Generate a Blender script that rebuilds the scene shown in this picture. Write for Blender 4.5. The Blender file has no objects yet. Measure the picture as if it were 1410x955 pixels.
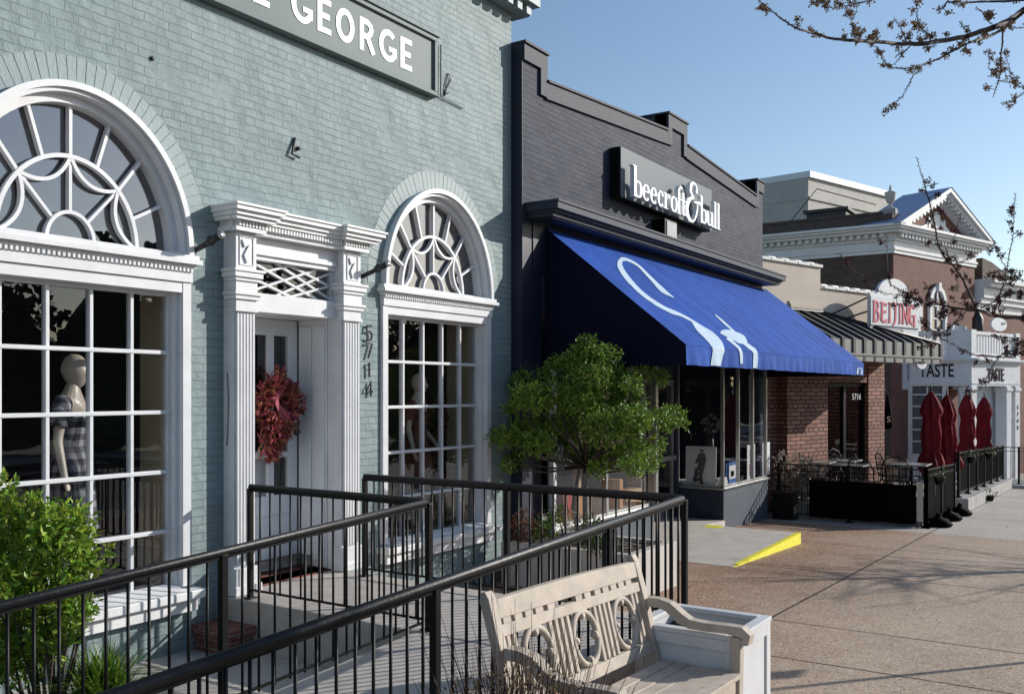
import bpy, bmesh, math, random
from mathutils import Vector, Matrix

S = bpy.context.scene
COL = S.collection
rad = math.radians

# ------------------------------------------------------------------ camera
YAW = rad(33.33); CZ = 1.95; D = 6.2; FPX = 1285.0
cam_d = bpy.data.cameras.new('camera'); cam = bpy.data.objects.new('camera', cam_d); COL.objects.link(cam)
cam.location = (0, -D, CZ); cam.rotation_euler = (rad(90), 0, YAW - rad(90))
cam_d.sensor_width = 36; cam_d.lens = 36 * FPX / 1410; cam_d.shift_y = 60.5 / 1410
cam_d.clip_start = .05; cam_d.clip_end = 3000
S.camera = cam

# ------------------------------------------------------------------ light
SUN_EL, SUN_AZ = 22.5, 128.5        # azimuth clockwise from +Y
w = bpy.data.worlds.new('World'); S.world = w; w.use_nodes = True
sky = w.node_tree.nodes.new('ShaderNodeTexSky'); sky.sky_type = 'NISHITA'; sky.sun_disc = False
sky.sun_elevation = rad(SUN_EL); sky.sun_rotation = rad(SUN_AZ); sky.air_density = 1.05; sky.dust_density = .6; sky.ozone_density = 2.0
w.node_tree.links.new(sky.outputs[0], w.node_tree.nodes['Background'].inputs[0])
w.node_tree.nodes['Background'].inputs[1].default_value = .15
sl = bpy.data.lights.new('sun', 'SUN'); sl.energy = 4.8; sl.angle = rad(.5); sl.color = (1, .95, .87)
so = bpy.data.objects.new('sun', sl); COL.objects.link(so)
sv = Vector((math.sin(rad(SUN_AZ)) * math.cos(rad(SUN_EL)), math.cos(rad(SUN_AZ)) * math.cos(rad(SUN_EL)), math.sin(rad(SUN_EL))))
so.rotation_euler = sv.to_track_quat('Z', 'Y').to_euler(); so.location = (20, -30, 30)
S.view_settings.view_transform = 'Standard'; S.view_settings.look = 'None'
S.view_settings.exposure = 0.0; S.view_settings.gamma = 1.0; S.view_settings.use_curve_mapping = False
S.cycles.max_bounces = 8; S.cycles.transparent_max_bounces = 16; S.cycles.use_denoising = True

# ------------------------------------------------------------------ surveying helpers (photo pixel -> point on a real surface)
F_ = Vector((math.cos(YAW), math.sin(YAW), 0)); R_ = Vector((math.sin(YAW), -math.cos(YAW), 0)); C_ = Vector((0, -D, CZ))
def ray(px, py): return F_ + R_ * ((px - 705) / FPX) + Vector((0, 0, 1)) * ((538 - py) / FPX)
def atd(px, py, d): return C_ + ray(px, py) * d
def onY(px, py, Y):
    r = ray(px, py); return C_ + r * ((Y + D) / r.y)
def onX(px, py, X):
    r = ray(px, py); return C_ + r * (X / r.x)
def onP(px, py, p0, n):
    r = ray(px, py); return C_ + r * ((p0 - C_).dot(n) / r.dot(n))
def gz(x):
    x = max(-30, min(60, x)); return .02 - .033 * x

# ------------------------------------------------------------------ mesh helpers
class MB:
    def __init__(s, xf=None): s.v = []; s.f = []; s.xf = xf; s.sm = []
    def add(s, vs, fs, smooth=False):
        n = len(s.v); s.v += [tuple(s.xf(*p)) if s.xf else tuple(p) for p in vs]
        s.f += [tuple(i + n for i in f) for f in fs]; s.sm += [smooth] * len(fs); return s
    def box(s, x0, x1, y0, y1, z0, z1):
        return s.add([(x, y, z) for z in (z0, z1) for y in (y0, y1) for x in (x0, x1)],
                     [(0, 2, 3, 1), (4, 5, 7, 6), (0, 1, 5, 4), (2, 6, 7, 3), (0, 4, 6, 2), (1, 3, 7, 5)])
    def prism(s, poly, fn, a, b):
        "extrude a 2-D polygon from depth a to depth b; fn(p, q, depth) -> point"
        n = len(poly); vs = [fn(p, q, a) for p, q in poly] + [fn(p, q, b) for p, q in poly]
        fs = [tuple(range(n)), tuple(range(n, 2 * n))] + [(i, (i + 1) % n, n + (i + 1) % n, n + i) for i in range(n)]
        return s.add(vs, fs)
    def xz(s, poly, y0, y1): return s.prism(poly, lambda p, q, k: (p, k, q), y0, y1)
    def tube(s, pts, r, n=8, cap=True, smooth=True):
        pts = [Vector(p) for p in pts]; m = len(pts)
        if not hasattr(r, '__len__'): r = [r] * m
        vs = []; up = None
        for i, p in enumerate(pts):
            t = (pts[min(i + 1, m - 1)] - pts[max(i - 1, 0)])
            t = t.normalized() if t.length > 1e-9 else Vector((0, 0, 1))
            if up is None: up = t.orthogonal().normalized()
            up = (up - t * up.dot(t)); up = up.normalized() if up.length > 1e-6 else t.orthogonal().normalized()
            o = t.cross(up)
            vs += [tuple(p + (up * math.cos(2 * math.pi * k / n) + o * math.sin(2 * math.pi * k / n)) * r[i]) for k in range(n)]
        fs = [(i * n + k, i * n + (k + 1) % n, (i + 1) * n + (k + 1) % n, (i + 1) * n + k) for i in range(m - 1) for k in range(n)]
        if cap: fs += [tuple(range(n))[::-1], tuple((m - 1) * n + k for k in range(n))]
        return s.add(vs, fs, smooth)
    def lathe(s, prof, c=(0, 0, 0), n=20, wob=None, smooth=True):
        vs = []
        for j, (r, z) in enumerate(prof):
            for k in range(n):
                a = 2 * math.pi * k / n; rr = r * (wob(a, j) if wob else 1)
                vs.append((c[0] + rr * math.cos(a), c[1] + rr * math.sin(a), c[2] + z))
        m = len(prof)
        fs = [(i * n + k, i * n + (k + 1) % n, (i + 1) * n + (k + 1) % n, (i + 1) * n + k) for i in range(m - 1) for k in range(n)]
        fs += [tuple(range(n))[::-1], tuple((m - 1) * n + k for k in range(n))]
        return s.add(vs, fs, smooth)
    def ribbon(s, pts, ws, fn, a, b):
        "flat stroke of varying width in a 2-D plane, given depth a..b"
        m = len(pts)
        if not hasattr(ws, '__len__'): ws = [ws] * m
        L = []; Rr = []
        for i, (x, y) in enumerate(pts):
            x0, y0 = pts[max(i - 1, 0)]; x1, y1 = pts[min(i + 1, m - 1)]
            dx, dy = x1 - x0, y1 - y0; l = math.hypot(dx, dy) or 1; nx, ny = -dy / l, dx / l
            L.append((x + nx * ws[i] / 2, y + ny * ws[i] / 2)); Rr.append((x - nx * ws[i] / 2, y - ny * ws[i] / 2))
        vs = []
        for k in (a, b):
            vs += [fn(p, q, k) for p, q in L] + [fn(p, q, k) for p, q in Rr]
        fs = []
        for i in range(m - 1):
            fs += [(i, i + 1, m + i + 1, m + i), (2 * m + i, 3 * m + i, 3 * m + i + 1, 2 * m + i + 1),
                   (i, 2 * m + i, 2 * m + i + 1, i + 1), (m + i, m + i + 1, 3 * m + i + 1, 3 * m + i)]
        fs += [(0, m, 3 * m, 2 * m), (m - 1, 3 * m - 1, 4 * m - 1, 2 * m - 1)]
        return s.add(vs, fs)
    def build(s, name, mat, parent=None, loc=None, fix=True, bevel=0, smooth_ang=None):
        me = bpy.data.meshes.new(name)
        off = Vector(loc) if loc is not None else Vector((0, 0, 0))
        me.from_pydata([tuple(Vector(p) - off) for p in s.v] if loc is not None else s.v, [], s.f); me.validate()
        if len(s.sm) == len(me.polygons): me.polygons.foreach_set('use_smooth', s.sm)
        if fix:
            bm = bmesh.new(); bm.from_mesh(me); bmesh.ops.recalc_face_normals(bm, faces=bm.faces); bm.to_mesh(me); bm.free()
        me.materials.append(mat)
        o = bpy.data.objects.new(name, me); COL.objects.link(o)
        if loc is not None: o.location = loc
        if parent is not None:
            o.parent = parent; o.matrix_parent_inverse = WM[parent.name].inverted()
        WM[o.name] = Matrix.Translation(off)
        if bevel:
            b = o.modifiers.new('bevel', 'BEVEL'); b.width = bevel; b.segments = 2; b.limit_method = 'ANGLE'
        return o
WM = {}
def thing(name, label, cat, loc=(0, 0, 0), group=None):
    o = bpy.data.objects.new(name, None); COL.objects.link(o); o.location = loc; o.empty_display_size = .1
    WM[o.name] = Matrix.Translation(Vector(loc)); return tag(o, label, cat, group)
def tag(o, label, cat, group=None):
    o['label'] = label; o['category'] = cat
    if group: o['group'] = group
    return o
def struct(o): o['kind'] = 'structure'; return o
def link_copy(src, parent, loc):
    "another instance of a small part, sharing its mesh"
    c = src.copy(); COL.objects.link(c); c.location = loc; c.parent = parent
    c.matrix_parent_inverse = WM[parent.name].inverted(); WM[c.name] = Matrix.Translation(Vector(loc)); return c
def copy_tree(root, loc, rz=0, label=None):
    r = root.copy(); COL.objects.link(r); r.location = loc; r.rotation_euler = (0, 0, rz)
    WM[r.name] = Matrix.Translation(Vector(loc))
    if label: r['label'] = label
    for ch in list(root.children):
        c = ch.copy(); COL.objects.link(c); c.parent = r
        for g in list(ch.children):
            d = g.copy(); COL.objects.link(d); d.parent = c
    return r
def plate(outer, holes, y0, y1, name, mat, parent, xf=None, smooth=False):
    "wall slab in the X-Z plane with holes cut through, from y0 to y1"
    cu = bpy.data.curves.new('tmp', 'CURVE'); cu.dimensions = '2D'; cu.fill_mode = 'BOTH'; cu.extrude = abs(y1 - y0) / 2
    for pl in [outer] + holes:
        sp = cu.splines.new('POLY'); sp.points.add(len(pl) - 1); sp.use_cyclic_u = True
        for i, (a, b) in enumerate(pl): sp.points[i].co = (a, b, 0, 1)
    o = bpy.data.objects.new('tmp', cu); me = bpy.data.meshes.new_from_object(o)
    ym = (y0 + y1) / 2; mb = MB(xf)
    mb.add([(v.co.x, ym - v.co.z, v.co.y) for v in me.vertices], [tuple(p.vertices) for p in me.polygons])
    bpy.data.objects.remove(o); bpy.data.curves.remove(cu); bpy.data.meshes.remove(me)
    if name is None: return mb
    return mb.build(name, mat, parent)
def text_mb(txt, size, ext, fn, sx=1.0, bold=0.0, align='LEFT'):
    cu = bpy.data.curves.new('tmp', 'FONT'); cu.body = txt; cu.size = size; cu.extrude = ext; cu.offset = bold; cu.align_x = align
    cu.resolution_u = 4
    o = bpy.data.objects.new('tmp', cu); me = bpy.data.meshes.new_from_object(o); mb = MB()
    mb.add([fn(v.co.x * sx, v.co.y, v.co.z) for v in me.vertices], [tuple(p.vertices) for p in me.polygons])
    bpy.data.objects.remove(o); bpy.data.curves.remove(cu); bpy.data.meshes.remove(me); return mb
def ell(cx, cy, rx, ry, a0=0, a1=180, n=32):
    return [(cx + rx * math.cos(rad(a0 + (a1 - a0) * i / n)), cy + ry * math.sin(rad(a0 + (a1 - a0) * i / n))) for i in range(n + 1)]

# ------------------------------------------------------------------ materials
def lin(r, g, b):
    f = lambda c: (c / 255 / 12.92) if c / 255 <= .04045 else ((c / 255 + .055) / 1.055) ** 2.4
    return (f(r), f(g), f(b), 1)
def newmat(name):
    m = bpy.data.materials.new(name); m.use_nodes = True; return m, m.node_tree, m.node_tree.nodes, m.node_tree.links, m.node_tree.nodes['Principled BSDF']
def N(nodes, t, **k):
    n = nodes.new(t)
    for a, b in k.items(): setattr(n, a, b)
    return n
def scale_col(c, k): return (min(1, c[0] * k), min(1, c[1] * k), min(1, c[2] * k), 1)
def mat(name, col, rough=.6, var=.12, vs=3.0, bump=.15, bs=40, metal=0, spec=.5, isl=0, col2=None, dist=.01):
    m, nt, ns, ln, P = newmat(name)
    tc = N(ns, 'ShaderNodeTexCoord'); nz = N(ns, 'ShaderNodeTexNoise'); nz.inputs['Scale'].default_value = vs; nz.inputs['Detail'].default_value = 6
    nz.inputs['Roughness'].default_value = .65
    ln.new(tc.outputs['Object'], nz.inputs['Vector'])
    cr = N(ns, 'ShaderNodeValToRGB'); cr.color_ramp.elements[0].position = .3; cr.color_ramp.elements[1].position = .7
    cr.color_ramp.elements[0].color = scale_col(col, 1 - var); cr.color_ramp.elements[1].color = scale_col(col2 or col, 1 + (var if not col2 else 0))
    ln.new(nz.outputs[0], cr.inputs[0]); out = cr.outputs[0]
    if isl:
        g = N(ns, 'ShaderNodeNewGeometry'); hs = N(ns, 'ShaderNodeHueSaturation'); mr = N(ns, 'ShaderNodeMapRange')
        mr.inputs['To Min'].default_value = 1 - isl; mr.inputs['To Max'].default_value = 1 + isl
        ln.new(g.outputs['Random Per Island'], mr.inputs['Value']); ln.new(mr.outputs[0], hs.inputs['Value']); ln.new(out, hs.inputs['Color']); out = hs.outputs[0]
    ln.new(out, P.inputs['Base Color']); P.inputs['Roughness'].default_value = rough; P.inputs['Metallic'].default_value = metal
    P.inputs['Specular IOR Level'].default_value = spec
    if bump:
        n2 = N(ns, 'ShaderNodeTexNoise'); n2.inputs['Scale'].default_value = bs; n2.inputs['Detail'].default_value = 5
        ln.new(tc.outputs['Object'], n2.inputs['Vector']); bp = N(ns, 'ShaderNodeBump'); bp.inputs['Strength'].default_value = bump; bp.inputs['Distance'].default_value = dist
        ln.new(n2.outputs[0], bp.inputs['Height']); ln.new(bp.outputs[0], P.inputs['Normal'])
    return m
def brick(name, c1, c2, mortar, U=(1, 1, 0), bw=.213, rh=.0677, ms=.009, rough=.6, bump=1.0, dist=.006, fac=.35, warp=.006, painted=True, spec=.4, faint=1.0):
    m, nt, ns, ln, P = newmat(name)
    tc = N(ns, 'ShaderNodeTexCoord'); dot = N(ns, 'ShaderNodeVectorMath', operation='DOT_PRODUCT'); dot.inputs[1].default_value = U
    sep = N(ns, 'ShaderNodeSeparateXYZ'); cmb = N(ns, 'ShaderNodeCombineXYZ')
    ln.new(tc.outputs['Object'], dot.inputs[0]); ln.new(tc.outputs['Object'], sep.inputs[0])
    ln.new(dot.outputs['Value'], cmb.inputs[0]); ln.new(sep.outputs[2], cmb.inputs[1])
    wn = N(ns, 'ShaderNodeTexNoise'); wn.inputs['Scale'].default_value = 5; wn.inputs['Detail'].default_value = 4; ln.new(tc.outputs['Object'], wn.inputs['Vector'])
    sb = N(ns, 'ShaderNodeVectorMath', operation='SUBTRACT'); sb.inputs[1].default_value = (.5, .5, .5); ln.new(wn.outputs[1], sb.inputs[0])
    sc = N(ns, 'ShaderNodeVectorMath', operation='SCALE'); sc.inputs['Scale'].default_value = warp * 3; ln.new(sb.outputs[0], sc.inputs[0])
    ad = N(ns, 'ShaderNodeVectorMath', operation='ADD'); ln.new(cmb.outputs[0], ad.inputs[0]); ln.new(sc.outputs[0], ad.inputs[1])
    bt = N(ns, 'ShaderNodeTexBrick'); bt.offset = .5; bt.squash = .5; bt.squash_frequency = 6
    for k, v in (('Scale', 1), ('Mortar Size', ms / 2), ('Mortar Smooth', .35), ('Brick Width', bw), ('Row Height', rh), ('Bias', 0)): bt.inputs[k].default_value = v
    bt.inputs['Color1'].default_value = c1; bt.inputs['Color2'].default_value = c2; bt.inputs['Mortar'].default_value = mortar
    ln.new(ad.outputs[0], bt.inputs['Vector'])
    big = N(ns, 'ShaderNodeTexNoise'); big.inputs['Scale'].default_value = 1.1; big.inputs['Detail'].default_value = 8; ln.new(tc.outputs['Object'], big.inputs['Vector'])
    mr = N(ns, 'ShaderNodeMapRange'); mr.inputs['From Min'].default_value = .25; mr.inputs['From Max'].default_value = .75; mr.inputs['To Min'].default_value = 1 - fac * .5; mr.inputs['To Max'].default_value = 1 + fac * .35
    ln.new(big.outputs[0], mr.inputs[0])
    hs = N(ns, 'ShaderNodeHueSaturation'); ln.new(bt.outputs[0], hs.inputs['Color']); ln.new(mr.outputs[0], hs.inputs['Value'])
    out = hs.outputs[0]
    # small chips and soot specks
    sp = N(ns, 'ShaderNodeTexNoise'); sp.inputs['Scale'].default_value = 34; sp.inputs['Detail'].default_value = 6; sp.inputs['Roughness'].default_value = .75; ln.new(tc.outputs['Object'], sp.inputs['Vector'])
    sr = N(ns, 'ShaderNodeMapRange'); sr.inputs['From Min'].default_value = .66; sr.inputs['From Max'].default_value = .76; sr.inputs['To Max'].default_value = .45; ln.new(sp.outputs[0], sr.inputs[0])
    mx = N(ns, 'ShaderNodeMix', data_type='RGBA'); ln.new(sr.outputs[0], mx.inputs[0]); ln.new(out, mx.inputs[6]); mx.inputs[7].default_value = scale_col(c1, .62)
    ln.new(mx.outputs[2], P.inputs['Base Color'])
    # relief: joints back, irregular depth from place to place, rough faces
    inv = N(ns, 'ShaderNodeMath', operation='SUBTRACT'); inv.inputs[0].default_value = 1; ln.new(bt.outputs['Fac'], inv.inputs[1])
    dm = N(ns, 'ShaderNodeTexNoise'); dm.inputs['Scale'].default_value = 2.6; dm.inputs['Detail'].default_value = 5; ln.new(tc.outputs['Object'], dm.inputs['Vector'])
    dr = N(ns, 'ShaderNodeMapRange'); dr.inputs['From Min'].default_value = .36; dr.inputs['From Max'].default_value = .62; dr.inputs['To Min'].default_value = .25 * faint; dr.inputs['To Max'].default_value = 1.15; ln.new(dm.outputs[0], dr.inputs[0])
    mu = N(ns, 'ShaderNodeMath', operation='MULTIPLY'); ln.new(inv.outputs[0], mu.inputs[0]); ln.new(dr.outputs[0], mu.inputs[1])
    # per-brick offset from the brick tint
    fn = N(ns, 'ShaderNodeTexNoise'); fn.inputs['Scale'].default_value = 60; fn.inputs['Detail'].default_value = 6; fn.inputs['Roughness'].default_value = .7; ln.new(tc.outputs['Object'], fn.inputs['Vector'])
    f2 = N(ns, 'ShaderNodeMath', operation='MULTIPLY_ADD'); f2.inputs[1].default_value = .42; ln.new(fn.outputs[0], f2.inputs[0]); ln.new(mu.outputs[0], f2.inputs[2])
    w2 = N(ns, 'ShaderNodeMath', operation='MULTIPLY_ADD'); w2.inputs[1].default_value = 1.2; ln.new(wn.outputs[0], w2.inputs[0]); ln.new(f2.outputs[0], w2.inputs[2])
    bp = N(ns, 'ShaderNodeBump'); bp.inputs['Strength'].default_value = bump; bp.inputs['Distance'].default_value = dist; ln.new(w2.outputs[0], bp.inputs['Height'])
    ln.new(bp.outputs[0], P.inputs['Normal']); P.inputs['Roughness'].default_value = rough; P.inputs['Specular IOR Level'].default_value = spec
    return m
def glassmat(name, tint=(.8, .82, .84, 1), base=.06, gain=1.0, wav=.02):
    m = bpy.data.materials.new(name); m.use_nodes = True; nt = m.node_tree; ns = nt.nodes; ln = nt.links; ns.remove(ns['Principled BSDF'])
    o = ns['Material Output']; tr = N(ns, 'ShaderNodeBsdfTransparent'); tr.inputs[0].default_value = tint
    gl = N(ns, 'ShaderNodeBsdfGlossy'); gl.inputs['Roughness'].default_value = .005; gl.inputs[0].default_value = (.95, .96, 1, 1)
    ge = N(ns, 'ShaderNodeNewGeometry'); dt = N(ns, 'ShaderNodeVectorMath', operation='DOT_PRODUCT'); ln.new(ge.outputs['Incoming'], dt.inputs[0]); ln.new(ge.outputs['Normal'], dt.inputs[1])
    ab = N(ns, 'ShaderNodeMath', operation='ABSOLUTE'); ln.new(dt.outputs['Value'], ab.inputs[0]); om = N(ns, 'ShaderNodeMath', operation='SUBTRACT'); om.inputs[0].default_value = 1; ln.new(ab.outputs[0], om.inputs[1])
    fr = N(ns, 'ShaderNodeMath', operation='POWER'); ln.new(om.outputs[0], fr.inputs[0]); fr.inputs[1].default_value = 5
    ma = N(ns, 'ShaderNodeMath', operation='MULTIPLY_ADD', use_clamp=True); ma.inputs[1].default_value = gain; ma.inputs[2].default_value = base
    mx = N(ns, 'ShaderNodeMixShader'); ln.new(fr.outputs[0], ma.inputs[0]); ln.new(ma.outputs[0], mx.inputs[0]); ln.new(tr.outputs[0], mx.inputs[1]); ln.new(gl.outputs[0], mx.inputs[2])
    tc = N(ns, 'ShaderNodeTexCoord'); nz = N(ns, 'ShaderNodeTexNoise'); nz.inputs['Scale'].default_value = 3.0; ln.new(tc.outputs['Object'], nz.inputs['Vector'])
    bp = N(ns, 'ShaderNodeBump'); bp.inputs['Strength'].default_value = wav * 10; bp.inputs['Distance'].default_value = .01; ln.new(nz.outputs[0], bp.inputs['Height']); ln.new(bp.outputs[0], gl.inputs['Normal'])
    ln.new(mx.outputs[0], o.inputs[0]); return m
def leafmat(name, col, isl=.45, rough=.45, trans=.3, hue=.04):
    m, nt, ns, ln, P = newmat(name)
    g = N(ns, 'ShaderNodeNewGeometry'); hs = N(ns, 'ShaderNodeHueSaturation'); mr = N(ns, 'ShaderNodeMapRange')
    mr.inputs['To Min'].default_value = 1 - isl; mr.inputs['To Max'].default_value = 1 + isl; ln.new(g.outputs['Random Per Island'], mr.inputs['Value'])
    m2 = N(ns, 'ShaderNodeMath', operation='FRACT'); m3 = N(ns, 'ShaderNodeMath', operation='MULTIPLY'); m3.inputs[1].default_value = 17.3
    ln.new(g.outputs['Random Per Island'], m3.inputs[0]); ln.new(m3.outputs[0], m2.inputs[0])
    m4 = N(ns, 'ShaderNodeMapRange'); m4.inputs['To Min'].default_value = .5 - hue; m4.inputs['To Max'].default_value = .5 + hue; ln.new(m2.outputs[0], m4.inputs[0])
    hs.inputs['Color'].default_value = col; ln.new(mr.outputs[0], hs.inputs['Value']); ln.new(m4.outputs[0], hs.inputs['Hue'])
    ln.new(hs.outputs[0], P.inputs['Base Color']); P.inputs['Roughness'].default_value = rough; P.inputs['Specular IOR Level'].default_value = .4
    tl = N(ns, 'ShaderNodeBsdfTranslucent'); ln.new(hs.outputs[0], tl.inputs[0]); mx = N(ns, 'ShaderNodeMixShader'); mx.inputs[0].default_value = trans
    ln.new(P.outputs[0], mx.inputs[1]); ln.new(tl.outputs[0], mx.inputs[2]); ln.new(mx.outputs[0], ns['Material Output'].inputs[0]); return m

M = {}
M['mint'] = brick('mint_painted_brick', (.222, .286, .296, 1), (.240, .308, .316, 1), (.204, .266, .275, 1), rough=.55, bump=1.0, dist=.012, fac=.16, ms=.010, warp=.010, faint=.12, spec=.25)
M['mint_rowlock'] = mat('mint_paint', (.226, .291, .300, 1), .55, .08, 2, .5, 40, dist=.006)
M['mint_sign'] = mat('mint_sign_paint', (.15, .19, .192, 1), .55, .06, 2, .05, 60, spec=.2)
M['charcoal'] = brick('charcoal_painted_brick', (.031, .038, .061, 1), (.036, .043, .067, 1), (.026, .032, .052, 1), rough=.6, bump=.9, dist=.008, fac=.16, faint=.3, ms=.010, spec=.12)
M['charcoal_trim'] = mat('charcoal_trim', (.030, .037, .058, 1), .55, .08, 3, .15, 50, spec=.2)
M['charcoal_cap'] = mat('charcoal_coping', (.037, .043, .063, 1), .55, .1, 2, .3, 30, spec=.12)
M['navy_dark'] = mat('navy_paint_and_shade', (.010, .014, .035, 1), .5, .15, 3, .1, 40)  # navy paint, also laid on as shade below the cornice and beside the awning
M['grey_base'] = brick('grey_painted_block', (.075, .09, .115, 1), (.08, .095, .12, 1), (.06, .075, .10, 1), bump=.7, dist=.005, faint=.4)
M['white'] = mat('white_paint', (.65, .66, .68, 1), .42, .09, 3.5, .12, 45, dist=.004)
M['white_old'] = mat('white_paint_weathered', (.74, .75, .76, 1), .5, .12, 5, .25, 45, dist=.005)
M['white_grey'] = mat('pale_grey_paint', (.66, .69, .72, 1), .45, .05, 2, .06, 40)
M['letter_white'] = mat('white_letters', (.85, .86, .87, 1), .4, .02, 2, 0)
M['black'] = mat('black_metal', (.004, .004, .0045, 1), .45, .25, 8, .1, 80, spec=.22)
M['black_rail'] = mat('black_handrail', (.007, .0075, .009, 1), .45, .4, 6, .2, 70, spec=.4)
M['black_cloth'] = mat('black_vinyl', (.002, .002, .002, 1), .8, .2, 5, .2, 15, spec=.08)
M['iron'] = mat('dark_iron', (.02, .02, .022, 1), .5, .3, 8, .2, 60)
M['steel'] = mat('brushed_aluminium', (.42, .42, .42, 1), .35, .15, 4, .05, 50, metal=.85)
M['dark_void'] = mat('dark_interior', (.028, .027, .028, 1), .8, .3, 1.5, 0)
M['room_wall'] = mat('interior_wall', (.12, .11, .10, 1), .8, .2, 1.2, 0)
M['room_floor'] = mat('interior_floor', (.06, .05, .045, 1), .5, .2, 2, 0)
M['beige_wall'] = mat('beige_panel', (.50, .42, .29, 1), .7, .05, 2, 0)
M['glass'] = glassmat('window_glass', (.84, .85, .86, 1), .085, 1.0, .003)
M['glass_old'] = glassmat('old_wavy_glass', (.55, .56, .58, 1), .18, 1.0, .006)
M['glass_store'] = glassmat('store_glass', (.84, .85, .86, 1), .06, .9, .002)
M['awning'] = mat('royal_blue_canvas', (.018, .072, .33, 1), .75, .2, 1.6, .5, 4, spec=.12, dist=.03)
M['awning_side'] = mat('shaded_blue_canvas', (.002, .003, .018, 1), .8, .15, 2, .2, 20, spec=.15)  # blue cloth with the shade on the awning sides put into its colour
M['awning_logo'] = mat('pale_canvas', (.44, .56, .68, 1), .75, .05, 3, .1, 40)
M['concrete'] = mat('concrete', (.32, .31, .30, 1), .8, .22, 3, .4, 60, dist=.004)
M['concrete_light'] = mat('pale_concrete', (.50, .465, .43, 1), .8, .15, 3, .35, 60, dist=.004)
M['yellow'] = mat('yellow_safety_paint', (.80, .74, .05, 1), .55, .14, 14, .2, 60)
M['asphalt'] = mat('asphalt', (.05, .05, .052, 1), .85, .2, 4, .5, 120)
M['grass'] = mat('lawn', (.06, .09, .03, 1), .9, .4, 1, .5, 60)
M['red_brick'] = brick('red_brick', (.42, .20, .14, 1), (.27, .115, .08, 1), (.075, .05, .042, 1), fac=.3, rough=.8, bump=.7, bw=.25, rh=.088, ms=.034, warp=.003)
M['step_brick'] = brick('step_brick', (.26, .10, .07, 1), (.17, .06, .045, 1), (.26, .23, .21, 1), fac=.4, rough=.75, bump=.7, ms=.012, warp=.002)
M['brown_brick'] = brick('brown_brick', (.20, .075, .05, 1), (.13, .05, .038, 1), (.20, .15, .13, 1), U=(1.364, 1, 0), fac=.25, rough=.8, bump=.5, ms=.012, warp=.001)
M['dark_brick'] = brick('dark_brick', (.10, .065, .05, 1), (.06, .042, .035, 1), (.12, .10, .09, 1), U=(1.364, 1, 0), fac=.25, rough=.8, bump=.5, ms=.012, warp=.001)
M['grey_brick'] = brick('grey_painted_brick', (.50, .475, .44, 1), (.45, .425, .395, 1), (.36, .34, .32, 1), U=(1.2, 1, 0), fac=.2, rough=.7, bump=.8, ms=.014, warp=.002)
M['grey_brick_shade'] = M['grey_brick']
M['cream'] = mat('cream_stucco', (.54, .465, .385, 1), .8, .07, 1.5, .25, 50, dist=.004)
M['tile'] = mat('clay_coping_tile', (.68, .66, .63, 1), .6, .2, 8, .2, 40)
M['metal_awning'] = mat('grey_metal', (.21, .21, .20, 1), .45, .1, 3, .05, 30, metal=.2)
M['metal_awning_top'] = mat('dark_grey_metal', (.085, .085, .083, 1), .45, .1, 3, .05, 30, metal=.2)
M['seam'] = mat('dark_standing_seam', (.012, .012, .012, 1), .5, .1, 3, 0)
M['sign_red'] = mat('red_lettering', (.50, .04, .085, 1), .6, .05, 4, 0)
M['sign_grey'] = mat('grey_lettering', (.35, .35, .36, 1), .6, .05, 4, 0)
M['slate_blue'] = mat('blue_grey_roof', (.20, .26, .42, 1), .4, .1, 2, 0)
M['umbrella'] = mat('burgundy_canvas', (.17, .010, .015, 1), .75, .25, 4, .4, 14, spec=.2, dist=.01)
M['teak'] = mat('weathered_teak', (.47, .405, .335, 1), .7, .18, 9, .35, 70, dist=.003)
M['bark'] = mat('bark', (.075, .06, .05, 1), .85, .35, 12, .6, 40, dist=.01)
M['bark_grey'] = mat('grey_bark', (.22, .20, .18, 1), .85, .35, 12, .6, 40, dist=.01)
M['mulch'] = mat('mulch', (.045, .03, .022, 1), .95, .5, 20, 1, 50, dist=.03)
M['mannequin'] = mat('mannequin_plastic', (.47, .41, .34, 1), .4, .04, 3, 0)
M['paper_white'] = mat('white_card', (.75, .75, .74, 1), .6, .03, 3, 0)
M['ink'] = mat('grey_ink', (.10, .105, .11, 1), .6, .3, 12, 0)
M['blue_print'] = mat('blue_print', (.06, .16, .45, 1), .5, .1, 4, 0)
M['orange_box'] = mat('orange_card', (.48, .22, .07, 1), .6, .25, 6, 0)
M['tan_box'] = mat('tan_card', (.42, .27, .15, 1), .6, .3, 6, 0)
M['red_cloth'] = mat('red_cloth', (.35, .03, .02, 1), .8, .3, 12, .3, 40)
M['leaf_bright'] = leafmat('bright_leaf', (.20, .31, .034, 1), .5, .4, .3)
M['leaf_holly'] = leafmat('holly_leaf', (.15, .24, .032, 1), .6, .45, .25)
M['leaf_dark'] = leafmat('dark_leaf', (.05, .085, .022, 1), .4, .4, .2)
M['leaf_grass'] = leafmat('strap_leaf', (.14, .24, .03, 1), .4, .35, .3)
M['leaf_rust'] = leafmat('rust_leaf', (.14, .055, .03, 1), .45, .6, .3, .02)
M['leaf_dry'] = leafmat('dry_leaf', (.35, .31, .26, 1), .4, .7, .3)
M['wreath'] = leafmat('wreath_leaf', (.30, .075, .06, 1), .6, .5, .2, .05)
M['ribbon'] = mat('pink_ribbon', (.33, .05, .075, 1), .6, .4, 8, 0)
M['twig_red'] = mat('reddish_twig', (.04, .018, .014, 1), .7, .3, 10, 0)
M['bud_brown'] = leafmat('bud_brown', (.26, .17, .085, 1), .5, .7, .1)
M['bud_red'] = leafmat('bud_red', (.075, .012, .012, 1), .5, .7, .2)
M['tree_line'] = leafmat('far_foliage', (.028, .04, .016, 1), .4, .7, .1)
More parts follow.
